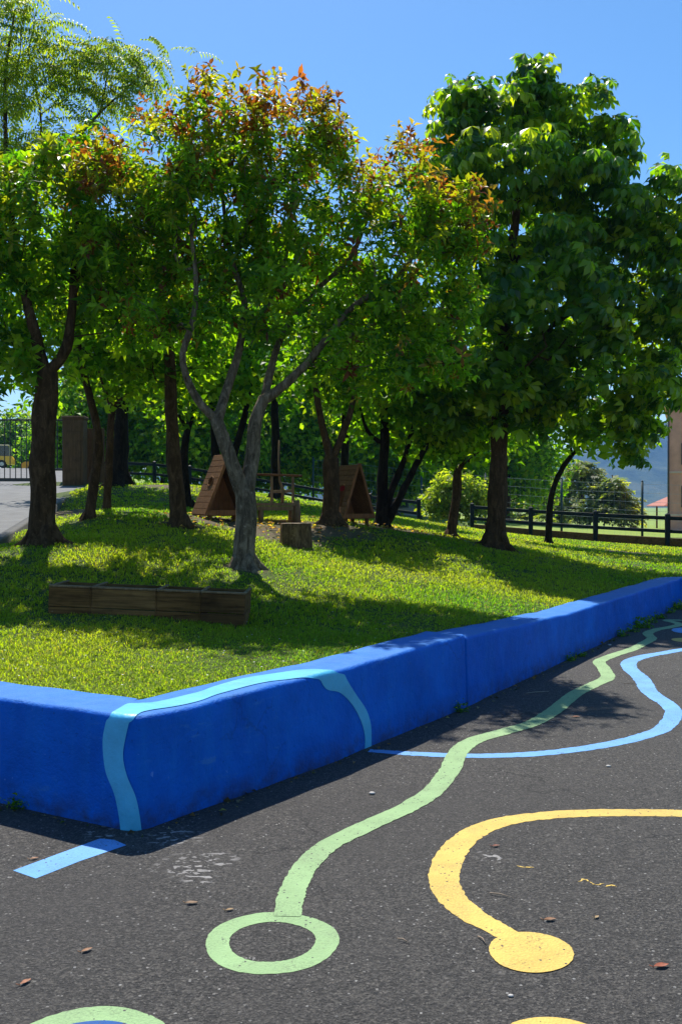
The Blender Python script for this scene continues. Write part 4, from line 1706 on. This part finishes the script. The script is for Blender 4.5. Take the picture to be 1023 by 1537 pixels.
# ------------------------------------------------------------------ A-frame playhouses
def playhouse(px, Z, scale, label, seed, arch=False, rz=R(32), W=.86):
    random.seed(seed)
    p = on_ground(px, Z)
    root = thing("playhouse", label, "playhouse", p, rz, "small wooden A-frame playhouses")
    root.scale = (scale,) * 3
    HH, D, z0 = 1.02, .62, .10        # front faces -Y; x across
    hw = W / 2
    sl = math.hypot(hw, HH)
    ang = math.atan2(HH, hw)
    for sd in (-1, 1):
        mb = MB()
        n = 10
        for k in range(n):
            t0, t1 = k / n, (k + 1) / n
            m = (t0 + t1) / 2
            bw = sl / n - (.001 if sd > 0 else .008)
            cx, cz = sd * hw * (1 - m), z0 + HH * m
            rot = Matrix.Rotation(-sd * (math.pi / 2 - ang) * 1, 3, 'Y') @ Matrix.Rotation(0, 3, 'X')
            y0, y1 = -D / 2, D / 2
            holes = [(.52, .11)] if arch else [(.55, .085)]
            spans = [(y0 + .004 * random.random(), y1 - .006 * random.random())]
            if sd < 0:
                for hc, hr in holes:
                    dd = abs(m - hc) * sl
                    low_part = arch and m < hc and (hc - m) * sl < .33
                    wdt = hr if low_part else (math.sqrt(max(hr * hr - dd * dd, 0)) if dd < hr else 0)
                    if wdt > .02:
                        yc = .0
                        spans = [(y0, yc - wdt), (yc + wdt, y1)]
            for a_, b_ in spans:
                if b_ - a_ > .02:
                    mb.box((cx, (a_ + b_) / 2, cz), (.018, b_ - a_, bw), rot, .003)
        mb.build("roof_panel", M['wood'], root)
        if sd < 0:
            mb = MB()
            hc, hr = (.52, .11) if arch else (.55, .085)
            pts = []
            nn = 18
            for k in range(nn + 1):
                a = math.pi * k / nn if arch else 2 * math.pi * k / nn
                yy, tt = hr * math.cos(a), hc + hr * math.sin(a) / sl
                pts.append((-hw * (1 - tt) - .012, yy, z0 + HH * tt + .004))
            if arch:
                lo_t = hc - .33 / sl
                q = lambda yy: (-hw * (1 - lo_t) - .012, yy, z0 + HH * lo_t + .004)
                pts = [q(hr)] + pts + [q(-hr)]
            mb.tube(pts, .013, 6)
            mb.build("window_frame", M['wood'], root)
        # face board along the front edge
        mb = MB()
        mb.beam((sd * (hw + .012), -D / 2 - .015, z0 - .01), (sd * .008, -D / 2 - .015, z0 + HH + .02), .05, .022, .003, (0, 1, 0))
        mb.build("face_board", M['wood_red'], root)
        mb = MB()
        mb.beam((sd * (hw - .10), -D / 2 + .08, -.06), (sd * (hw - .10), -D / 2 + .08, z0 - .022), .06, .06)
        mb.build("foot", M['wood_dark'], root)
        mb = MB()
        mb.beam((sd * (hw - .10), D / 2 - .08, -.06), (sd * (hw - .10), D / 2 - .08, z0 - .022), .06, .06)
        mb.build("foot", M['wood_dark'], root)
    mb = MB()
    n = 6
    for k in range(n):
        xa, xb = -hw + W * k / n + .003, -hw + W * (k + 1) / n - .003
        m = max(abs(xa), abs(xb))
        pol = [(xa, z0 + .02), (xb, z0 + .02), (xb, z0 + max(.022, HH * (1 - abs(xb) / hw) - .03)), (xa, z0 + max(.022, HH * (1 - abs(xa) / hw) - .03))]
        if xa < 0 < xb:
            pol.insert(3, (0, z0 + HH - .03))
        mb.prism(pol, D / 2 - .05, D / 2 - .03)
    mb.build("back_wall", M['wood_red'], root)
    mb = MB()
    mb.box((0, 0, z0 - .01), (W - .02, D - .02, .022), None, .003)
    mb.build("floor", M['wood_red'], root)
    mb = MB()
    mb.box((0, -D / 2 - .012, z0 + .035), (W - .04, .022, .085), None, .003)
    mb.build("sill_board", M['wood_red'], root)
    if arch:
        mb = MB()
        n = 20
        vs = [(.085 * math.cos(2 * math.pi * k / n) - .01, D / 2 - .075, z0 + .60 + .085 * math.sin(2 * math.pi * k / n)) for k in range(n)]
        vs += [(x, D / 2 - .052, z) for x, y, z in vs]
        mb.add(vs, [tuple(range(n))] + [(k, (k + 1) % n, n + (k + 1) % n, n + k) for k in range(n)])
        o_ = mb.build("round_plate", simple("red_plate", (.45, .012, .012), .5), root)
        tag(o_, "round red plate on the inner back wall")
    return root


playhouse(333, 15.4, .96, "slatted A-frame playhouse partly hidden by the forked grey trunk", 3)
playhouse(524, 17.0, .93, "slatted A-frame playhouse with a red round plate inside, beside a forked brown trunk", 4, True, R(36), .70)

# ------------------------------------------------------------------ wooden play kitchen
def kitchen():
    p = on_ground(412, 16.0)
    root = thing("play_kitchen", "rough wooden play kitchen bench with shelf posts between the two playhouses", "play kitchen", p, R(8))
    u = 16.0 / F
    X = lambda px: (px - 412) * u
    Zz = lambda py: EYE - (py - YH) * u - p.z
    w = M['wood_grey']
    mb = MB()
    mb.beam((X(352), 0.05, Zz(711)), (X(454), .05, Zz(714)), .07, .035)
    mb.build("top_rail", M['wood'], root)
    for x in (408, 440):
        mb = MB()
        mb.beam((X(x), .05, Zz(756)), (X(x), .05, Zz(714.8)), .045, .045)
        mb.build("post", w, root)
    mb = MB()
    mb.tube([(X(424), .05, Zz(756)), (X(425), .05, Zz(735)), (X(420), .04, Zz(722)), (X(418), .03, Zz(690)), (X(419), .03, Zz(660))], [.028, .026, .022, .016, .010], 8)
    mb.build("curved_branch", w, root)
    mb = MB()
    mb.beam((X(408), .05, Zz(738)), (X(440), .05, Zz(737)), .03, .05)
    mb.build("middle_rail", w, root)
    mb = MB()
    mb.box((X(412), -.03, Zz(757)), (.72, .42, .05), None, .006)
    mb.build("worktop", w, root)
    mb = MB()
    mb.box((X(412), -.24 + .02, Zz(763)), (.60, .03, .07), None, .005)
    mb.build("apron_board", w, root)
    mb = MB()
    mb.box((X(415), -.02, Zz(782)), (.56, .34, .03), None, .005)
    mb.build("lower_shelf", M['wood_red'], root)
    for x, y, r_ in ((391, -.2, .042), (391, .14, .04), (437, .14, .04)):
        mb = MB()
        mb.tube([(X(x), y, -.05), (X(x), y, Zz(760))], [r_, r_ * .9], 10)
        mb.build("leg", w, root)
    mb = MB()
    mb.tube([(X(444), -.16, -.05), (X(444), -.16, Zz(770)), (X(443), -.15, Zz(751))], [.072, .066, .06], 14)
    o_ = mb.build("leg", w, root)
    tag(o_, "thick log leg at the right front")
    mb = MB()
    mb.box((X(384), .0, Zz(773)), (.028, .36, .40), None, .004)
    mb.build("side_panel", M['wood_dark'], root)


kitchen()

# ------------------------------------------------------------------ fences
def rail_fence(pts, label, board=False):
    root = thing("rail_fence", label, "fence", pts[0])
    o0 = Vector(pts[0])
    for p in pts:
        mb = MB()
        b = p - o0
        mb.box(b + Vector((0, 0, .42)), (.13, .13, 1.04), None, .012)
        mb.add([(b.x + sx * .058, b.y + sy * .058, b.z + .941) for sx, sy in ((-1, -1), (1, -1), (1, 1), (-1, 1))] + [(b.x, b.y, b.z + .985)],
               [(0, 1, 4), (1, 2, 4), (2, 3, 4), (3, 0, 4)])
        mb.build("post", M['fence'], root)
    for zc, hh in ((.83, .11), (.45, .10)) + (((.12, .28),) if board else ()):
        mb = MB()
        for a, b in zip(pts[:-1], pts[1:]):
            d = (b - a).normalized()
            off = Vector((d.y, -d.x, 0)) * (-.0)
            mb.beam(a - o0 + Vector((0, 0, zc)) + d * .068 + off, b - o0 + Vector((0, 0, zc)) - d * .068 + off, .045, hh, .006, (0, 0, 1))
        mb.build("rail" if zc > .3 else "kick_board", M['fence'] if zc > .3 else M['wood_dark'], root)


def line_posts(a, b, n0, n1):
    out = []
    for k in range(n0, n1 + 1):
        q = a.lerp(b, k / 4)
        q.z = h(q.x, q.y)
        out.append(q)
    return out


fa, fb = on_ground(1001, 27), on_ground(628, 33)
rail_fence(line_posts(fa, fb, -3, 3), "dark green two-rail fence with kick board along the right side of the lawn", True)
lp = line_posts(fa, fb, 4, 6)
q = lp[-1]
rail_fence(lp + [on_ground(px, Y) for px, Y in ((410, 37.6), (345, 37.6), (285, 37.4), (232, 37), (190, 36), (150, 34.5))], "dark green two-rail fence climbing behind the playhouses to the left")


def net_fence(pts, hgt, label, wires=True):
    root = thing("net_fence", label, "fence", pts[0])
    o0 = Vector(pts[0])
    for p in pts:
        mb = MB()
        b = p - o0
        mb.tube([b + Vector((0, 0, -.1)), b + Vector((0, 0, hgt))], .05, 8)
        mb.tube([b + Vector((0, 0, hgt)), b + Vector((0, 0, hgt + .06))], [.055, .02], 8)
        mb.build("pole", M['pole_green'], root)
    mb = MB()
    for a, b in zip(pts[:-1], pts[1:]):
        L = (b - a).length
        n = int(L / .22)
        for k in range(1, n):
            q = a.lerp(b, k / n) - o0
            mb.tube([q + Vector((0, 0, .05)), q + Vector((0, 0, hgt - .05))], .0025, 3, False)
        for k in range(7):
            z = .1 + (hgt - .2) * k / 6
            mb.tube([a - o0 + Vector((0, 0, z)), b - o0 + Vector((0, 0, z))], .005, 3, False)
    o_ = mb.build("wire_net", M['wire'], root)


np_ = [on_ground(px, Y) for px, Y in ((1090, 36), (963, 37), (842, 39), (728, 41), (632, 43), (470, 45))]
net_fence(np_, 2.3, "tall wire net fence on thin green poles beyond the rail fence")

# ------------------------------------------------------------------ gate, pillar, wall at the left
def gate():
    Z = 30.0
    u = Z / F
    p = P(-2, 722, Z)
    root = thing("metal_gate", "black metal gate of upright bars across the driveway", "gate", p)
    X = lambda px: (px + 2) * u
    hh = 94 * u
    for x in (-2, 96):
        mb = MB()
        mb.box((X(x), 0, hh / 2 - .15), (.075, .075, hh + .3), None, .006)
        mb.build("gate_post", M['steel_black'], root)
    for x0, x1, zb, zt in ((-1, 57, .04, hh - .05), (61, 95, .36, hh - .05)):
        mb = MB()
        mb.box(((X(x0) + X(x1)) / 2, 0, zt), (X(x1) - X(x0), .045, .05), None, .004)
        mb.box(((X(x0) + X(x1)) / 2, 0, zb), (X(x1) - X(x0), .05, .11 if x0 < 50 else .06), None, .004)
        n = int((x1 - x0) / 7.3)
        for k in range(1, n):
            xx = X(x0 + (x1 - x0) * k / n)
            mb.tube([(xx, 0, zb), (xx, 0, zt)], .016, 6, False)
        mb.build("gate_leaf", M['steel_black'], root)
    root2 = thing("gate_pillar", "square brown pillar at the right end of the black gate", "pillar", P(113, 731, 29.0))
    mb = MB()
    w_ = 31 * 29 / F
    mb.box((0, 0, 1.0), (w_, .5, 2.16), None, .015)
    mb.build("shaft", M['timber_pillar'], root2)
    mb = MB()
    mb.box((0, 0, 2.125), (w_ + .06, .56, .09), None, .015)
    mb.build("cap", M['timber_pillar'], root2)
    mb = MB()
    mb.box((0, -.262, .95), (w_ - .16, .02, 1.5), None, .006)
    mb.build("recessed_panel", M['timber_pillar'], root2)
    root3 = thing("timber_screen", "low brown plank screen between the gate pillar and the leaning trunk", "screen", P(142, 728, 29.5))
    mb = MB()
    for k in range(5):
        mb.box((-.24 + k * .125, random.uniform(-.01, .01), .85), (.118, .03, 1.85), None, .004)
    mb.build("planks", M['timber_pillar'], root3)
    for zc in (1.5, .3):
        mb = MB()
        mb.box((0, .04, zc), (.62, .03, .09), None, .004)
        mb.build("cross_rail", M['timber_pillar'], root3)


gate()

# ------------------------------------------------------------------ parked vehicles behind the gate
def car(px, py, Z, L, Hh, rz, body, roofc, label):
    p = P(px, py, Z)
    p.z = h(p.x, p.y)
    root = thing("parked_car", label, "car", p, rz, "yellow vehicles parked behind the gate")
    W = 1.75
    prof = [(-L / 2, .32), (-L / 2 + .02, .75), (-L * .44, .92), (-L * .20, .98), (L * .47, .96), (L / 2, .7), (L / 2 - .02, .3)]
    arch = []
    for cx in (L * .30, -L * .30):
        for k in range(7):
            a = math.pi * k / 6
            arch.append((cx + .36 * math.cos(a), .30 + .36 * math.sin(a)))
    mb = MB()
    mb.prism((prof + arch)[::-1], -W / 2, W / 2)
    mb.build("body", body, root)
    cab = [(-L * .22, .985), (-L * .08, Hh - .07), (L * .40, Hh - .07), (L * .47, .985)]
    mb = MB()
    mb.prism(cab[::-1], -W / 2 + .09, W / 2 - .09)
    mb.build("window", simple("car_glass", (.015, .018, .02), .08, .1), root)
    mb = MB()
    mb.box((L * .16, 0, Hh - .035), (L * .52, W - .16, .07), None, .03)
    for sx in (-L * .15, L * .16, L * .435):
        for sy in (-1, 1):
            mb.box((sx, sy * (W / 2 - .085), (Hh + .9) / 2), (.08, .03, Hh - 1.0), None, .008)
    mb.build("roof", roofc, root)
    for cx in (-L * .30, L * .30):
        for sy in (-1, 1):
            mb = MB()
            c = Vector((cx, sy * (W / 2 - .13), .31))
            mb.tube([c - Vector((0, .11, 0)), c - Vector((0, .09, 0)), c + Vector((0, .09, 0)), c + Vector((0, .11, 0))], [.25, .31, .31, .25], 18)
            wh = mb.build("wheel", simple("tyre_rubber", (.015, .015, .015), .8), root)
            mb = MB()
            mb.tube([c + Vector((0, sy * .10, 0)), c + Vector((0, sy * .125, 0))], [.18, .16], 14)
            mb.build("rim", simple("rim_metal", (.4, .4, .42), .35, metal=.8), wh)
    for sy in (-1, 1):
        mb = MB()
        mb.box((-L / 2 - .005, sy * .6, .72), (.05, .32, .14), None, .02)
        mb.build("headlight", simple("headlight_glass", (.7, .7, .68), .2), root)
    return root


yb_ = simple("yellow_car_paint", (.80, .40, .015), .3, .05)
car(-22, 703, 78, 4.6, 1.9, R(15), yb_, simple("cream_roof_paint", (.62, .52, .34), .4, .05), "yellow van seen through the left bars of the gate")
car(72, 706, 86, 4.4, 1.35, R(12), simple("orange_car_paint", (.72, .30, .02), .3, .05), simple("white_roof_paint", (.75, .74, .70), .4, .05), "orange-yellow car with a pale roof behind the thick trunk")

# ------------------------------------------------------------------ buildings
def building():
    Z = 62.0
    u = Z / F
    x0 = (1001 - 511.5) * u
    zb = h(x0, Z)
    root = thing("apartment_block", "tall pinkish-brown building at the right edge beyond the fence", "building", (x0, Z, zb), -R(20.5))
    wall_m = simple("pinkish_render", (.62, .29, .225), .85, .15, 1.5, bump=.2)
    band_m = simple("pale_band", (.62, .42, .36), .85, .15, 2)
    tall = EYE + (758 - 612) * u - zb
    mb = MB()
    mb.box((5, 5, tall / 2), (10, 10, tall))
    mb.build("wall", wall_m, root)
    mb = MB()
    mb.box((5, 5, tall + .15), (10.6, 10.6, .3), None, .03)
    mb.build("roof", band_m, root)
    mb = MB()
    mb.tube([(.05, -.08, 0), (.05, -.08, tall)], .06, 8)
    mb.build("downpipe", simple("dark_pipe", (.05, .04, .04), .5), root)
    for k in range(2):
        mb = MB()
        mb.box((5, -.03, 1.7 + k * 2.8 - .7), (10.02, .08, .12))
        mb.build("string_course", band_m, root)
    for fl in range(2):
        for cx in (1.35, 4.0, 6.8):
            mb = MB()
            mb.box((cx, -.035, 2.2 + fl * 2.8), (1.0, .07, 1.4))
            w_ = mb.build("window", simple("window_frame_paint", (.08, .05, .045), .5), root)
            mb = MB()
            mb.box((cx, -.075, 2.2 + fl * 2.8), (.84, .012, 1.24))
            mb.build("pane", simple("dark_pane", (.03, .04, .05), .08, .1), w_)
    # small open shelter with a red tiled roof
    Z2 = 76.0
    u2 = Z2 / F
    p = on_ground(1022, Z2)
    root = thing("shelter", "small open shelter with a red tiled roof before the pinkish building", "shelter", p)
    top = EYE + (758 - 738) * u2 - p.z
    eave = EYE + (758 - 759) * u2 - p.z
    mb = MB()
    w2 = 2.15
    mb.add([(-w2, -w2, eave), (w2, -w2, eave), (w2, w2, eave), (-w2, w2, eave), (0, 0, top + .08), (-w2, -w2, eave - .06), (w2, -w2, eave - .06), (w2, w2, eave - .06), (-w2, w2, eave - .06)],
           [(0, 1, 4), (1, 2, 4), (2, 3, 4), (3, 0, 4), (0, 5, 6, 1), (1, 6, 7, 2), (2, 7, 8, 3), (3, 8, 5, 0), (8, 7, 6, 5)])
    t = NT("red_roof_tiles")
    w = t.n("ShaderNodeTexWave", wave_type='BANDS', bands_direction='X')
    w.inputs["Scale"].default_value = 4
    t.l(t.pos, w.inputs["Vector"])
    t.set(t.mix(w.outputs[1], (.24, .07, .045), (.42, .14, .09)), .8)
    mb.build("roof", t.m, root)
    for sx in (-1, 1):
        for sy in (-1, 1):
            mb = MB()
            mb.box((sx * 1.5, sy * 1.5, (eave - .06) / 2 - .05), (.12, .12, eave - .06 + .08), None, .01)
            mb.build("post", M['wood_dark'], root)
    # a pale shed beyond the fence
    def house(px, Z, wpx, top_, eave_, mw, mr, label, name="house", cat="house", base=None):
        p = on_ground(px, Z)
        u = Z / F
        root = thing(name, label, cat, p)
        w = wpx * u
        ze, zt = EYE + (758 - eave_) * u - p.z, EYE + (758 - top_) * u - p.z
        d = w * .8
        mb = MB()
        mb.prism([(-w / 2, -.3), (w / 2, -.3), (w / 2, ze), (0, zt), (-w / 2, ze)], 0, d)
        mb.build("wall", mw, root)
        mb = MB()
        ov = .25
        for s_ in (-1, 1):
            k = (zt - ze) / (w / 2)
            pol = [(0, zt + .02), (s_ * (w / 2 + ov), ze - k * ov + .02), (s_ * (w / 2 + ov), ze - k * ov + .16), (0, zt + .16)]
            mb.prism(pol if s_ > 0 else pol[::-1], -.3, d + .3)
        mb.build("roof", mr, root)
        nw = 2
        for k in range(nw):
            mb = MB()
            cx = (k - .5) * w * .45
            mb.box((cx, -.03, ze * .55), (w * .2, .06, ze * .36))
            f_ = mb.build("window", simple("house_window_frame", (.10, .13, .12), .5), root)
            mb = MB()
            mb.box((cx, -.065, ze * .55), (w * .17, .012, ze * .31))
            mb.build("pane", simple("house_pane", (.04, .06, .07), .1), f_)
        return root
    house(590, 50, 70, 738, 748, simple("pale_shed_paint", (.34, .37, .38), .7, .1, 2), simple("shed_roof", (.12, .13, .14), .6), "low pale grey shed beyond the fence, seen under the slanting stems", "shed", "shed")


building()

# ------------------------------------------------------------------ mountain
def mat_mountain():
    t = NT("forested_mountain")
    c = t.ramp(t.noise(.009, 9, .68, dist=.6), [(.36, (.012, .025, .012)), (.5, (.04, .06, .022)), (.64, (.09, .10, .045))])
    t.set(c, .95, spec=.1)
    t.bump(t.noise(.03, 6, .7), 1.0, 6)
    return t.m


def mountain():
    nx, ny = 180, 50
    v = []
    for i in range(nx):
        x = -2400 + 4800 * i / (nx - 1)
        pxx = 511.5 + x / 2500 * F
        ytop = np.interp(pxx, [-900, -200, 200, 500, 760, 880, 930, 1000, 1100, 1500, 1900], [735, 715, 728, 712, 690, 676, 668, 658, 650, 668, 700])
        hh = (758 - ytop) / F * 2500
        for j in range(ny):
            t = j / (ny - 1)
            y = 1500 + 1500 * t
            env = math.sin(min(1, t / .68) * math.pi / 2) ** 1.3 if t < .68 else math.cos((t - .68) / .32 * math.pi / 2)
            n1 = mnoise.fractal(Vector((x / 420, y / 420, 2.0)), 1.0, 2.0, 6)
            z = -12 + (hh * 1.0 + 14) * env + n1 * 85 * math.sin(math.pi * min(1, t * 1.1)) * .9
            v.append((x, y, z))
    o = mesh_np("mountain", np.array(v), grid_faces(nx, ny), mat_mountain(), smooth=True)
    tag(o, kind="structure")


mountain()

# ------------------------------------------------------------------ weeds at the wall foot, litter on the asphalt
def weed(px, py, sc_, label, seed, group="weeds at the foot of the wall"):
    g = np.random.default_rng(seed)
    random.seed(seed)
    p = G(px, py)
    n = int(10 + 8 * sc_)
    pos = np.stack([g.normal(0, .03, n) * sc_, g.normal(0, .02, n) * sc_, np.abs(g.normal(0, .02, n)) * sc_], 1)
    axis = unit(np.stack([g.normal(0, .5, n), g.normal(0, .5, n), np.ones(n)], 1))
    o = scatter(pos, axis, 'small', np.full(n, .36 * sc_), palette(n, g, GREENS, (3, 4, 2, 1)), M['leaf'], None, (0, 0, 0), g, "weed")
    o.location = p
    tag(o, label, "weed", group)


for k, (px, py, s_, lab) in enumerate([
        (30, 1212, .9, "small weed tuft at the foot of the left wall face"),
        (688, 1068, .9, "small weed below the vertical joint of the wall"),
        (857, 992, .8, "low weed at the wall foot, nearest of the far row"),
        (870, 985, .8, "low weed at the wall foot just past the joint-side weed"),
        (931, 955, 1.0, "weed clump at the wall foot left of the large tuft"),
        (946, 948, 1.0, "weed clump at the wall foot touching the large tuft"),
        (958, 942, 1.7, "largest weed tuft at the wall foot on the right"),
        (976, 934, 1.0, "weed clump at the wall foot right of the large tuft"),
        (988, 928, 1.1, "dark weed row piece at the wall foot near the wall end"),
        (1003, 920, 1.1, "weed patch in the shade before the wall end"),
        (1017, 914, 1.6, "bushy weed in the corner where the wall turns")]):
    weed(px, py, s_, lab, 400 + k)


def dry_leaf(px, py, L, rz, col, label, seed):
    random.seed(seed)
    p = G(px, py)
    mb = MB()
    n = 7
    vs = []
    for i in range(n):
        t = i / (n - 1)
        w = math.sin(math.pi * min(1, t * 1.02 + .02)) ** .8 * L * .22
        z = .004 + .25 * L * (t - .5) ** 2 * 1.2
        for s_ in (-1, 0, 1):
            vs.append(((t - .5) * L, s_ * w * random.uniform(.85, 1.1), z + (abs(s_) * w * .55)))
    fs = []
    for i in range(n - 1):
        for j in range(2):
            fs.append((i * 3 + j, i * 3 + 3 + j, i * 3 + 4 + j, i * 3 + 1 + j))
    mb.add(vs, fs, True)
    mb.tube([(-L / 2, 0, .085 * L), (-L * .72, .01, .01)], [.002, .0012], 5)
    o = mb.build("dry_leaf", simple("dry_leaf_%s" % label.split()[0], col, .7, .3, 60), None, p)
    o.rotation_euler = (0, 0, rz)
    tag(o, label, "leaf", "dry leaves on the asphalt")


for k, a in enumerate([
        (992, 1452, .06, .3, (.26, .06, .02), "reddish curled dry leaf on asphalt right of the yellow blob"),
        (288, 1357, .05, .1, (.20, .11, .05), "tan dry leaf on asphalt left of the green line"),
        (131, 1428, .045, .8, (.26, .12, .05), "orange-brown dry leaf between the green rings"),
        (39, 1476, .045, 1.0, (.28, .10, .04), "rusty dry leaf near the lower left edge"),
        (825, 1382, .05, .2, (.22, .10, .04), "pale brown dry leaf above the yellow blob"),
        (864, 1077, .06, .2, (.24, .09, .04), "small red-brown leaf between the green and blue lines"),
        (345, 1367, .035, .5, (.28, .17, .07), "tiny ochre leaf just above the green ring"),
        (744, 1271, .04, .3, (.20, .06, .03), "dark red leaf inside the bend of the yellow line"),
        (52, 1290, .04, .6, (.28, .13, .06), "orange dry leaf on the short blue bar"),
        (895, 1378, .03, .9, (.3, .2, .09), "straw-coloured leaf scrap far right of the yellow curve")]):
    dry_leaf(*a, 500 + k)


def twig(px, py, L, rz, label, col=(.26, .19, .13)):
    p = G(px, py)
    mb = MB()
    mb.tube([(-L / 2, 0, .006), (-L * .1, .004, .009), (L / 2, -.002, .005)], [.003, .0028, .0016], 6)
    o = mb.build("twig", simple("dry_twig", col, .8, .2, 30), None, p)
    o.rotation_euler = (0, 0, rz)
    tag(o, label, "twig", "twigs on the asphalt")


twig(752, 1346, .10, -.45, "pale dry twig lying inside the yellow curve")
twig(605, 1414, .05, -.6, "short twig on asphalt between the ring and the yellow blob")
twig(723, 1413, .06, -1.2, "thin pale stalk beside the yellow blob's left end")
twig(806, 1040, .22, .35, "long pale twig on asphalt near the wall shadow", (.3, .27, .2))
twig(945, 1027, .12, .1, "short twig near the bend of the blue line", (.2, .16, .12))


def pebble(px, py, r_, label, seed):
    random.seed(seed)
    p = G(px, py)
    mb = MB()
    n, m = 8, 5
    vs, fs = [], []
    for i in range(m + 1):
        th = math.pi * i / m
        for k in range(n):
            a = 2 * math.pi * k / n
            q = 1 + random.uniform(-.15, .15)
            vs.append((r_ * q * 1.3 * math.sin(th) * math.cos(a), r_ * q * math.sin(th) * math.sin(a), r_ * .6 * (1 - math.cos(th)) * .8))
    for i in range(m):
        for k in range(n):
            fs.append((i * n + k, i * n + (k + 1) % n, (i + 1) * n + (k + 1) % n, (i + 1) * n + k))
    mb.add(vs, fs, True)
    o = mb.build("pebble", simple("pale_pebble", (.42, .40, .37), .7, .15, 30), None, p)
    tag(o, label, "pebble", "pale pebbles on the asphalt")


for k, (px, py, r_, lab) in enumerate([
        (558, 1192, .014, "white pebble between the wall shadow and the green line"),
        (914, 969, .018, "white pebble at the wall foot in the shade"),
        (766, 1496, .008, "flat pale pebble below the yellow blob"),
        (912, 1151, .012, "pale pebble below the blue curve")]):
    pebble(px, py, r_, lab, 600 + k)

# ------------------------------------------------------------------ haze
def haze():
    mb = MB()
    mb.box((0, 1400, 110), (5600, 3400, 260))
    t = NT("haze_air")
    t.t.nodes.remove(t.b)
    vp = t.n("ShaderNodeVolumePrincipled")
    vp.inputs["Color"].default_value = (.22, .50, 1.0, 1)
    vp.inputs["Density"].default_value = .00023
    vp.inputs["Anisotropy"].default_value = 0.0
    t.l(vp.outputs[0], t.out.inputs["Volume"])
    o = mb.build("haze", t.m)
    tag(o, kind="stuff")


haze()
